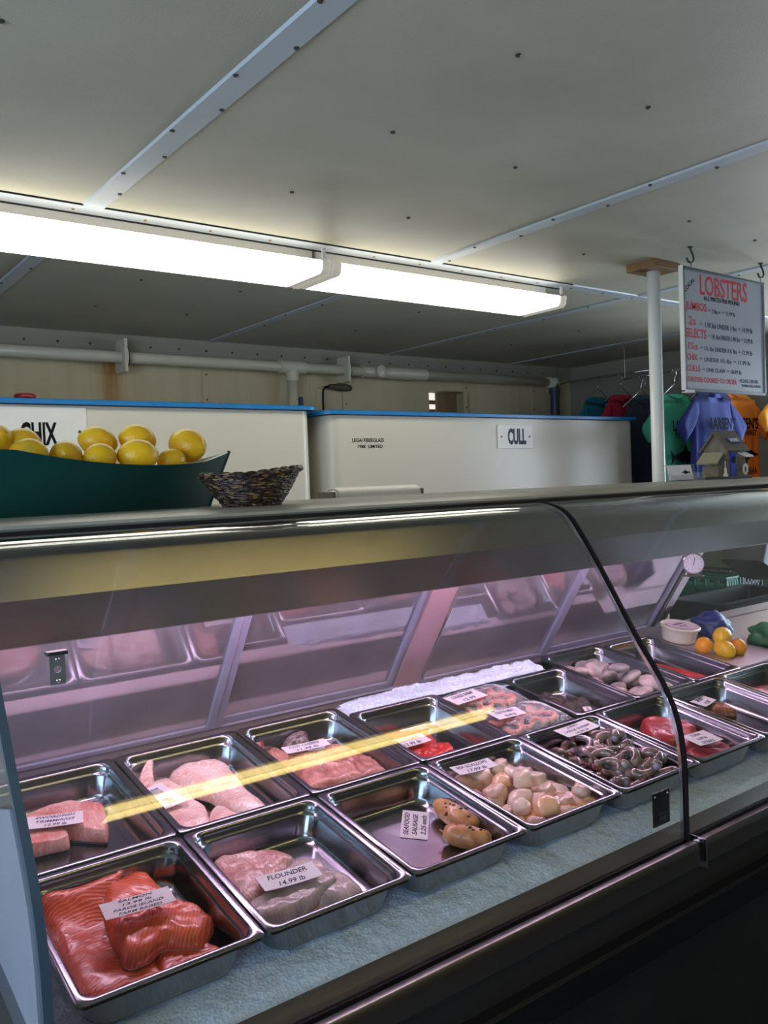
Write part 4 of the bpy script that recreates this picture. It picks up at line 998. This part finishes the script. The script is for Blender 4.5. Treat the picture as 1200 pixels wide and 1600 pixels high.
card('flounder', -.020, [('FLOUNDER', .68), ('14.99 lb', .45)], 'white handwritten card reading FLOUNDER on the flounder', curl=.004)
card('sausage', -.0632, [('SEAFOOD', .8), ('SAUSAGE', .75), ('2.25 each', .7)], 'white card lying flat beside the two sausages, written sideways', True, .0)
card('sword', -.024, [('SWORDFISH', .72), ('TRIMMINGS', .7), ('12.99 lb', .4)], 'white card on the swordfish steaks', curl=.002)
card('cod', -.030, [('HADDOCK', .45), ('12.99 lb', .35)], 'white card on the pale fillets in the white fish pan')
card('had', -.016, [('COD CHEEKS', .7), ('11.99 lb', .5)], 'long white card on the brownish pink fillets')
card('red', -.032, [('SOCKEYE SALMON', .7), ('12.99 lb', .5)], 'white card on the bright red fish')
card('scallop', -.008, [('SEA SCALLOPS', .8), ('17.99 lb', .5)], 'white card at the back corner of the scallops')
card('shrimp', .000, [('JUMBO', .35), ('LARGE SHRIMP', .8), ('10.99 lb', .4)], 'white card on top of the grey shrimp heap')
card('tuna', -.022, [('TUNA', .4), ('16.99 lb', .4), ('STEAKS', .5)], 'white card on the tuna pieces')
card('skate', -.034, [('SMOKED', .5), ('19.99', .4)], 'white card leaning on the small brown smoked fish')
card('dark', -.042, [('lb', .3)], 'small white card corner beside the dark brown shellfish', curl=0)

# ------------------------------------------------------------------ film wrapped trays
def pack(x0, x1, s0, s1, h0, lab_, cardkey, lines, cl, rolled, clab):
    t = thing('wrapped_tray', lab_, 'food tray', tray((x0+x1)/2, (s0+s1)/2, h0), TROT, 'film wrapped trays in the case')
    hx, hs = (x1-x0)/2, (s1-s0)/2
    R = [(.012, 0, .02), (.003, .018, .016), (0, .021, .014), (.003, .021, .014), (.014, .003, .02)]
    MB().rings([[(a, b_, z) for a, b_, _ in rrect(-hx+i_, hx-i_, -hs+i_, hs-i_, r, 5)] for i_, z, r in R]).build('tray', 'foamtray', t, auto=40)
    nx, ny = 40, 26; vs = []
    for j in range(ny+1):
        for i in range(nx+1):
            u = i/nx*2-1; v = j/ny*2-1
            e = (1-abs(u)**6)*(1-abs(v)**6)
            vs.append((u*(hx+.001), v*(hs+.001), .019+.018*e+.0025*noise.noise((u*6+x0*9, v*5, 1))*e))
    m = MB(); m._add(vs, [(j*(nx+1)+i, j*(nx+1)+i+1, (j+1)*(nx+1)+i+1, (j+1)*(nx+1)+i) for j in range(ny) for i in range(nx)])
    m.build('cling_film', 'film', t, smooth=True)
    # contents: curled pieces, each a thing
    r_ = random.Random(int(x0*1e4))
    for k in range(rolled):
        u = (k % 4)/3*1.5-.75; v = (k//4)/1.*.9-.45
        px, ps = (x0+x1)/2+u*hx*.75+r_.uniform(-.006, .006), (s0+s1)/2+v*hs*.8
        pts = []; rad = []
        a0 = r_.uniform(0, 6)
        for q in range(13):
            f_ = q/12; a = a0+3.9*f_; pts.append((.017*cos(a), .017*sin(a), .004*f_)); rad.append(.0095*(1-.55*f_)*(1+.1*(q % 2)))
        o = MB().tube(pts, rad, 10).build('lobster_tail', 'lobmeat', smooth=True, loc=tray(px, ps, h0+.013+.004*(k % 2)), rot=(TILT+r_.uniform(-.3, .3), r_.uniform(-.3, .3), 0))
        tag(o, clab, 'shellfish', 'red shellfish pieces under film')
    card(cardkey, .0, lines, cl, curl=.001).location = tray(sum(p[0] for p in CARDS[cardkey])/4, sum(p[1] for p in CARDS[cardkey])/4, h0+.042)
pack(1.384, 1.590, .452, .578, -.030, 'film wrapped tray at the back, next to the ice strip', 'pack1', [('COOKED SHRIMP', .7), ('12.99', .4)], 'white card under the back film wrapped tray top', 8, 'orange-red shellfish piece under film in the back wrapped tray')
pack(1.384, 1.602, .318, .448, -.030, 'film wrapped tray with bright red shellfish, in front of the other wrapped tray', 'pack2', [('LOBSTER MEAT', .7), ('29.99 lb', .4)], 'white card on the front film wrapped tray', 8, 'bright red shellfish piece under film in the front wrapped tray')
m = MB(); 
def tb(x0, x1, s0, s1, h0, h1, nm, mt, l, c_):
    q = MB(); tbox(q, x0, x1, s0, s1, h0, h1); return tag(q.build(nm, mt), l, c_)
tb(1.384, 1.600, .312, .585, -.070, -.0315, 'tray_riser', 'steel', 'steel riser box under the two wrapped trays', 'riser')

# ------------------------------------------------------------------ tub, lemons, bags at the open end
LH = -.012
t = thing('deli_tub', 'round clear-lidded plastic tub with a pink label on its lid', 'tub', tray(2.425, .585, LH), TROT)
MB().lathe([(0, 0), (.048, 0), (.052, .003), (.058, .045), (.057, .046), (0, .044)], 32, cap0=False, cap1=False).build('body', 'tub', t, auto=40)
MB().lathe([(0, .048), (.056, .048), (.058, .044), (.063, .044), (.064, .050), (.060, .053), (.056, .050), (0, .0505)], 32, cap0=False, cap1=False).build('lid', 'tub', t, auto=40)
lb = MB().lathe([(0, .0512), (.045, .0512), (.045, .0518), (0, .0518)], 28, cap0=False, cap1=False).build('label', 'tublabel', t)
text('LOBSTER', .05, .012, 'blueink', 'lettering', lb, (0, .010, .0522), (0, 0, 0)); text('SALAD', .035, .01, 'blueink', 'lettering', lb, (0, -.010, .0522), (0, 0, 0))
def lemon(loc, r, label, mat='lemon', rot=(0, 0, 0), asp=1.28, group=None, name='lemon', cat_='lemon'):
    def fn(p):
        z = abs(p.z); q = Vector((p.x, p.y, p.z*asp)); 
        if asp > 1.05: q.z += math.copysign(.16*max(0, z-.86)/.14*.5, p.z)*(1 if z > .86 else 0); k = 1-.0*z
        return q*(1+.02*noise.noise(p*2.3+Vector(loc)*7))
    o = MB().sphere(r, 32, 24, fn=fn).build(name, mat, smooth=True, loc=loc, rot=rot)
    MB().lathe([(0, r*(asp+.085)+.0004), (r*.13, r*(asp+.06)), (r*.17, r*(asp-.02)), (0, r*(asp-.06))], 12, cap0=False, cap1=False).build('stem_scar', 'stem', o, smooth=True)
    return tag(o, label, cat_, group)
lemon(tray(2.455, .452, .036), .029, 'yellow lemon on top of the oranges inside the case', rot=(0, 1.45, .5))
lemon(tray(2.430, .425, .006), .028, 'yellow lemon under the top lemon, in the middle of the fruit group', rot=(0, 1.2, 1.5))
for x, s, l in ((2.40, .478, 'orange left of the lemons inside the case'), (2.49, .415, 'orange right of the lemons inside the case')):
    lemon(tray(x, s, .006), .027, l, 'orange', asp=1.0, name='orange', cat_='orange')
t = thing('blue_glove_bag', 'crumpled blue plastic bag behind the tub and lemons', 'bag', tray(2.60, .575, LH), TROT)
def crum(m, sx, sy, sz, seed):
    def fn(p): 
        k = 1+.32*noise.noise(p*1.5+Vector((seed, 0, 0)))+.14*noise.noise(p*4+Vector((seed, 2, 0))); return Vector((p.x*sx, p.y*sy, max(p.z, -.6)*sz))*k
    m.sphere(1, 36, 20, T(0, 0, sz*.55), fn=fn); return m
crum(MB(), .070, .060, .046, 3).build('bag_body', 'bluebag', t, smooth=True)
t = thing('green_bag', 'green crumpled bag right of the lemons', 'bag', tray(2.70, .42, LH), TROT)
crum(MB(), .075, .07, .04, 8).build('bag_body', 'greenbag', t, smooth=True)
# dial thermometer hanging at the door post
t = thing('dial_thermometer', 'round dial thermometer hanging at the end door post', 'thermometer', (2.385, 1.56, 1.190), (0, 0, radians(-50)))
MB().lathe([(0, 0), (.030, 0), (.034, -.002), (.034, .012), (.031, .014), (.029, .010), (0, .010)], 36, RX(pi/2), cap0=False, cap1=False).build('case', 'chrome', t, auto=40)
f = MB().lathe([(0, .0102), (.029, .0102), (.029, .0108), (0, .0108)], 36, RX(pi/2), cap0=False, cap1=False).build('dial', 'paper', t)
for k in range(11):
    a = radians(225-27*k); MB().box(.021, .026, -.0113, -.011, -.0006, .0006, RY(-a)).build('tick', 'ink', f)
MB().box(-.0009, .0009, -.0118, -.0114, -.006, .019, RY(radians(12))).build('needle', 'ink', f)
MB().box(-.034, .030, -.004, .012, -.042, -.037).box(-.02, .016, -.002, .008, -.039, -.031).build('stand', 'chrome', t, bevel=.001)
MB().cyl((0, .002, .033), (0, .002, .040), .004, 10).cyl((0, .0, .036), (.02, .03, .036), .002, 8).build('hanger', 'chrome', t)

# ------------------------------------------------------------------ on the case top
TOPZ = 1.4455
t = thing('boat_tray', 'dark green wooden boat tray full of lemons on the case top', 'boat-shaped tray', (.33, 1.68, TOPZ))
m = MB(); n = 40; bx0, bx1 = -.53, .52
def half(u):  # half beam along the length
    return .150*(1-abs(u)**2.6)
rings = []
outer_b, outer_t, inner_t, inner_b = [], [], [], []
for k in range(n+1):
    u = -1+2*k/n; hbm = half(u)+.002
    xt = bx0+(bx1-bx0)*(k/n); xb = bx0*.93+(bx1*.90-bx0*.93)*(k/n); wx = .33+xt-.64; zt = .086+min(.030, .42*wx*wx)+(.010*max(0, (u-.85)/.15))
    outer_b.append((xb, hbm*.78, 0)); outer_t.append((xt, hbm, zt)); inner_t.append((xt*.985, max(hbm-.006, .0005), zt)); inner_b.append((xb*.98, max(hbm*.78-.006, .0004), .006))
for sgn in (1, -1):
    f_ = lambda L: [(x, y*sgn, z) for x, y, z in L]
    m.rings([f_(outer_b), f_(outer_t)], False, False, closed=False, mi=0)
    m.rings([f_(outer_t), f_(inner_t)], False, False, closed=False, mi=1)
    m.rings([f_(inner_t), f_(inner_b)], False, False, closed=False, mi=1)
for L, mi in ((outer_b, 0), (inner_b, 1)):
    vs = [(x, y, z) for x, y, z in L]+[(x, -y, z) for x, y, z in L]
    m._add(vs, [(k, k+1, n+1+k+1, n+1+k) for k in range(n)], mi=mi)
hull = m.build('hull', ['green_hull', 'hull_in'], t, auto=50)
MB().tube([(outer_b[-1][0]+.0, 0, .0), (outer_t[-1][0]+.001, 0, outer_t[-1][2]+.002)], .004, 8).build('stem_post', 'green_hull', t, smooth=True)
LM = [(.385,1.70,1.585,.026,'lemong','greenish lemon high at the left photo edge',(1.2,0,.3)), (.433,1.71,1.580,.028,'lemon','lemon behind, left of the CHIX letters',(0,1.5,.2)), (.418,1.615,1.553,.028,'lemong','front lemon with a green stem end, far left',(1.4,0,.7)),
      (.488,1.625,1.549,.028,'lemong','front lemon with a greenish tip below the CHIX letters',(1.35,0,-.3)), (.574,1.70,1.582,.029,'lemon','tilted lemon lying high in the second row',(0,1.8,-.2)), (.548,1.615,1.547,.026,'lemon','small front lemon left of the largest one',(0,1.5,.3)),
      (.656,1.70,1.586,.030,'lemon','lemon high at the back behind the largest front lemon',(0,1.7,.1)), (.624,1.62,1.550,.031,'lemon','largest front lemon in the middle of the row',(0,1.55,-.1)), (.708,1.655,1.540,.024,'lemon','low lemon half hidden left of the rightmost lemon',(0,1.4,.2)),
      (.762,1.695,1.574,.0325,'lemon','round rightmost lemon with its stem end facing out',(1.85,.2,.5)), (.745,1.70,1.525,.022,'lemon','lemon underneath the rightmost round lemon',(0,1.5,0)),
      (.48,1.72,1.525,.028,'lemon','lemon buried deep in the boat under the left ones',(0,1.5,0)), (.60,1.72,1.520,.028,'lemon','lemon buried deep in the boat under the middle ones',(0,1.5,.4)), (.66,1.68,1.505,.028,'lemon','lemon deep in the boat near its right end',(0,1.5,1.4)), (.38,1.66,1.515,.028,'lemon','lemon deep in the boat at the left photo edge',(0,1.5,.9)), (.56,1.66,1.500,.026,'lemon','lowest lemon resting on the bottom of the boat',(0,1.5,1.2))]
for x, y, z, r, mt, l, ro in LM: lemon((x, y, z+.002), r*(1.04 if ro[0] == 0 else 1.08), l, mt, ro, asp=1.20 if mt != 'x' else 1.1, group='lemons in the boat')
t = thing('wicker_basket', 'dark woven wicker basket beside the boat of lemons', 'basket', (.806, 1.50, TOPZ)); t.scale = (.86, .86, .92)
m = MB(); n = 72; rings = []
def bring(k, z, r, s_=1):
    return [(r*cos(2*pi*i/n)*(1+.012*sin(18*2*pi*i/n/2+k*pi)), .80*r*sin(2*pi*i/n)*(1+.012*sin(18*2*pi*i/n/2+k*pi)), z+.006*cos(2*pi*i/n)*(z/.07)+.006*(sin(2*pi*i/n)**2)*(z/.07)*-1) for i in range(n)]
K = 11
prof = [(.066+.052*(k/K)**.8+(.0035 if k % 2 else 0), .002+.070*k/K) for k in range(K+1)]
for k, (r, z) in enumerate(prof): rings.append(bring(k, z, r))
for k, (r, z) in list(enumerate(prof))[::-1]: rings.append(bring(k, max(z, .006), r-.006))
m.rings(rings, True, True); m.build('body', 'wicker', t, smooth=True)
m = MB()
for ph in (0, pi):
    pts = [(.119*cos(2*pi*i/n)+.003*cos(12*2*pi*i/n+ph)*cos(2*pi*i/n), .80*.119*sin(2*pi*i/n)+.003*cos(12*2*pi*i/n+ph)*sin(2*pi*i/n), .073+.003*sin(12*2*pi*i/n+ph)+.006*cos(2*pi*i/n)-.006*sin(2*pi*i/n)**2) for i in range(n+1)]
    m.tube(pts, .004, 7)
m.build('braided_rim', 'wicker', t, smooth=True)
m = MB()
for ph in (0, pi): m.tube([(.068*cos(2*pi*i/n), .8*.068*sin(2*pi*i/n), .005+.002*sin(14*2*pi*i/n+ph)) for i in range(n+1)], .004, 6)
m.build('foot_ring', 'wicker', t, smooth=True)
# wrapping film dispenser behind the case
t = thing('wrap_dispenser', 'white wrapping paper dispenser behind the case in front of the CULL tank', 'dispenser', (1.385, 2.10, 1.40))
MB().cyl((.0, 0, .035), (.30, 0, .035), .030, 28).build('paper_roll', 'white', t, auto=40)
MB().cyl((-.004, 0, .035), (.001, 0, .035), .018, 20).build('roll_core', 'gap', t)
m = MB(); m.prism([(-.036, .035), (-.034, .052), (-.024, .066), (-.005, .072), (.03, .072), (.045, .06), (.045, .0), (.04, .0), (.04, .056), (.028, .067), (-.004, .067), (-.021, .062), (-.030, .050), (-.032, .035)], .012, .318, 'YZ'); m.build('cover', 'white', t, auto=40)
MB().box(.012, .322, -.042, -.037, .026, .034).build('cutter_bar', 'chrome', t)
m = MB(); m.box(-.012, -.006, -.04, .05, 0, .06); m.box(.320, .326, -.04, .05, 0, .06); m.box(-.012, .326, -.04, .05, -.006, .0); m.build('bracket', 'plug', t, bevel=.002)
o = MB().box(1.25, 1.85, 2.0, 2.35, 1.36, 1.394).box(1.28, 1.32, 2.1, 2.3, 0, 1.36).box(1.78, 1.82, 2.1, 2.3, 0, 1.36).build('shelf', 'steel2'); tag(o, 'work shelf behind the case carrying the paper dispenser', 'shelf')
# business card holder and birdhouse at the right
t = thing('card_holder', 'clear acrylic holder with a white card showing a small black fish', 'card holder', (2.585, 1.73, TOPZ), (0, 0, radians(-4)))
m = MB(); m.box(-.09, .09, -.03, .03, 0, .003); m.box(-.09, -.087, -.03, .03, .003, .03); m.box(.087, .09, -.03, .03, .003, .03); m.box(-.09, .09, -.033, -.03, 0, .022); m.box(-.075, .09, .0, .003, .003, .060, T(0, 0, 0) @ RX(-.25)); m.build('holder', 'acrylic', t)
o = MB().box(-.062, .066, -.0015, 0, .006, .058, T(0, -.004, 0) @ RX(-.25)).build('card', 'paper', t)
fp = [(-.030, .0), (-.012, .006), (-.004, .008), (0, .016), (.004, .008), (.014, .005), (.022, .002), (.030, .009), (.027, .0), (.029, -.008), (.021, -.002), (.008, -.005), (.0, -.006), (-.002, -.011), (-.006, -.006), (-.013, -.002)]
def fishmark(par, sc, loc, rot, mat='ink', flip=1):
    o = MB().prism([(a*sc*flip, b_*sc) for a, b_ in fp], -.0004, .0004, 'XZ').build('fish_emblem', mat, par, loc=loc, rot=rot); return o
fishmark(o, .75, (.01, -.0135, .031), (-.25, 0, 0))
t = thing('birdhouse', 'weathered wooden birdhouse with a blue door and striped awning', 'birdhouse', (2.915, 1.765, TOPZ), (0, 0, radians(-6))); t.scale = (.66, 1, 1)
MB().box(-.135, .125, -.055, .06, 0, .010).build('base_board', P('dark_base', srgb(50,46,50), .6), t, bevel=.001)
MB().prism([(-.05, .010), (.05, .010), (.05, .112), (0, .168), (-.05, .112)], -.075, .075, 'YZ').build('house_body', 'birdwood', t)
r1 = MB().prism([(-.064, .104), (-.060, .100), (.004, .170), (0, .178)], -.095, .095, 'YZ').build('roof_panel', 'birdroof', t)
MB().prism([(.064, .104), (.060, .100), (-.004, .170), (0, .178)], -.095, .095, 'YZ').build('roof_panel', 'birdroof', t)
ns = MB().box(-.045, .045, -.001, .001, -.013, .013).build('name_sign', P('blue_sign', srgb(20,44,130), .5), t, loc=(.012, -.036, .1425), rot=(-radians(48)+pi/2-pi/2, 0, 0))
ns.rotation_euler = (radians(-42), 0, 0)
text("LARSEN'S", .078, .018, 'white', 'lettering', ns, (0, -.0014, 0), (pi/2, 0, 0), .03)
dr = MB().box(-.055, -.005, -.054, -.050, .011, .098).build('door', 'birdblue', t)
MB().cyl((-.028, -.0545, .070), (-.028, -.0555, .070), .014, 20).build('entrance_hole', 'gap', dr)
aw = MB()
for k in range(6): aw.prism([(-.052, .098), (-.084, .084), (-.086, .078), (-.052, .092)], .012+.011*k, .023+.011*k, 'YZ', mi=k % 2)
aw.build('awning', ['white', 'birdroof'], t)
MB().box(.02, .07, -.053, -.050, .030, .078).build('window_panel', 'birdroof', t)
rg = MB(); rg.tube([(.060+.0165*cos(2*pi*k/20), -.058, .034+.0165*sin(2*pi*k/20)) for k in range(21)], .0045, 8); 
rg.build('life_ring', 'white', t, smooth=True)
m = MB(); m.box(-.135, -.085, -.04, .03, .01, .05); m.build('side_shed', 'birdwood', t); MB().prism([(-.165, .062), (-.105, .100), (-.075, .092), (-.078, .086), (-.105, .093), (-.16, .056)], -.05, .04, 'XZ').build('shed_roof', P('shed_roof_paint', srgb(150,146,118), .7), t)
MB().lathe([(.010, .010), (.010, .020), (.006, .022), (.006, .040), (.002, .042), (.002, .065)], 12, T(-.095, -.05, 0)).build('lighthouse', 'white', t, auto=40)

# ------------------------------------------------------------------ T-shirts on hangers
def tshirt(loc, mat, label, w_=.50, h_=.70, rz=0, words=None, ink='ink', seed=1, sleeves=True, sc=1.0):
    t = thing('t_shirt', label, 't-shirt', loc, (0, 0, rz), 't-shirts hanging behind the case')
    m = MB(); n = 72; rings = []
    lv = [(0, .17), (-.008, .24), (-.022, .40), (-.040, .42), (-.075, .435), (-.12, .44), (-.18, .45)]+[(-.18-.05*k, .45+.0018*k) for k in range(1, 11)]
    lv = [(z, hw*w_*1.08) for z, hw in lv]
    lv[0] = (0, .075); lv[1] = (-.014, .12); lv[2] = (-.045, .42*w_)
    for k, (z, hw) in enumerate(lv):
        f_ = min(1, -z/.68); th = .010+.026*min(1, f_*3.5); ring = []
        for i in range(n):
            a = 2*pi*i/n; rip = 1+.45*f_*sin(7*a+seed)+.25*f_*sin(13*a+seed*2)
            ring.append((hw*math.copysign(abs(cos(a))**.8, cos(a))*(1+.008*sin(9*f_+seed)), th*sin(a)*rip, z+.004*f_*sin(5*a+seed)))
        rings.append(ring)
    m.rings(rings); m.build('body', mat, t, smooth=True)
    if sleeves:
        for s_ in (-1, 1):
            m = MB(); rr = []
            A = Vector((.36*w_, 0, -.036)); B = Vector((.78*w_, 0, -.165)); Cc = Vector((.66*w_, 0, -.262)); D = Vector((.40*w_, 0, -.18))
            for k in range(7):
                f_ = k/6; top = A.lerp(B, f_); bot = D.lerp(Cc, f_); mid = (top+bot)/2; hv = (top-bot)/2; th = .014+.010*sin(pi*f_*.8)
                rr.append([(s_*(mid.x+hv.x*cos(a)), th*sin(a)*(1+.2*sin(3*a+k*.7)), mid.z+hv.z*cos(a)) for a in [2*pi*i/28 for i in range(28)]])
            m.rings(rr); m.build('sleeve', mat, t, smooth=True)
    MB().tube([(.078*cos(a), .017*sin(a)-.002, -.008-.016*(1-abs(cos(a)))*(1 if sin(a) < 0 else .2)) for a in [2*pi*i/24 for i in range(25)]], .006, 8).build('collar', mat, t, smooth=True)
    if words:
        yb = -.058
        big, small, town = words
        text(big, w_*.60, .062, ink, 'lettering', t, (0, yb, -.175), (pi/2, 0, 0), .03, .0006)
        text(small, w_*.52, .030, ink, 'lettering', t, (0, yb, -.225), (pi/2, 0, 0), .02, .0006)
        fishmark(t, 4.6, (0, yb, -.345), (0, 0, 0), ink, -1)
        text(town, w_*.5, .038, ink, 'lettering', t, (0, yb, -.43), (pi/2, 0, 0), .02, .0006)
    hg = MB(); hg.tube([(-.17, 0, -.045), (-.02, 0, .045), (0, 0, .055), (.02, 0, .045), (.17, 0, -.045)], .003, 6)
    hg.tube([(0, 0, .05), (0, 0, .085), (.018, 0, .105), (.012, 0, .13), (-.01, 0, .135), (-.022, 0, .118)], .0022, 6)
    hg.build('hanger', 'chrome', t, smooth=True); return t
tshirt((4.06, 2.74, 1.899), 'shirt_green', 'green t-shirt hanging between the white post and the blue shirt', words=("LARSEN'S", 'FISH MARKET', 'MENEMSHA'), seed=2, w_=.36)
tshirt((3.90, 2.42, 1.885), 'shirt_blue', 'blue t-shirt with dark print behind the birdhouse', words=("LARSEN'S", 'FISH MARKET', 'MENEMSHA'), seed=3, w_=.37)
tshirt((4.30, 2.54, 1.90), 'shirt_orange', 'orange t-shirt with dark print right of the blue one', words=("LARSEN'S", 'FISH MARKET', 'MENEMSHA'), seed=5, w_=.46)
tshirt((4.60, 2.36, 1.93), 'shirt_yellow', 'amber t-shirt at the right photo edge', seed=6, w_=.46)
tshirt((4.15, 3.02, 1.90), 'shirt_navy', 'navy t-shirt hanging in the gap between the tank and the post', seed=7, w_=.30, sleeves=False)
tshirt((4.52, 3.62, 1.985), 'shirt_teal', 'teal t-shirt, leftmost behind the tank rim', seed=8, w_=.32)
tshirt((4.545, 3.46, 1.985), 'shirt_red', 'red t-shirt between the teal and slate ones behind the tank rim', seed=9, w_=.30)
tshirt((4.55, 3.28, 1.965), 'shirt_slate', 'slate grey t-shirt partly hidden by the white post', seed=10, w_=.32)
for i, (x, y0, y1, z) in enumerate(((3.905, 2.30, 2.55, 2.014), (4.065, 2.62, 2.86, 2.028), (4.30, 2.45, 2.86, 2.032), (4.60, 2.25, 2.86, 2.062), (4.15, 2.92, 3.14, 2.032), (4.53, 3.15, 3.98, 2.115))):
    t = thing('clothes_rail', ['thin metal rail holding the blue t-shirt', 'thin metal rail holding the green t-shirt', 'thin metal rail holding the orange t-shirt', 'thin metal rail holding the amber t-shirt', 'short metal rail holding the navy t-shirt', 'thin metal rail holding the teal, red and slate t-shirts'][i], 'rail', (x, (y0+y1)/2, z))
    L = (y1-y0)/2; MB().cyl((0, -L, 0), (0, L, 0), .006, 8).build('bar', 'chrome', t, smooth=True)
    for s_ in (-1, 1): MB().cyl((0, s_*(L-.01), 0), (0, s_*(L-.01), CEIL-z), .002, 6).build('hanging_wire', 'chrome', t)
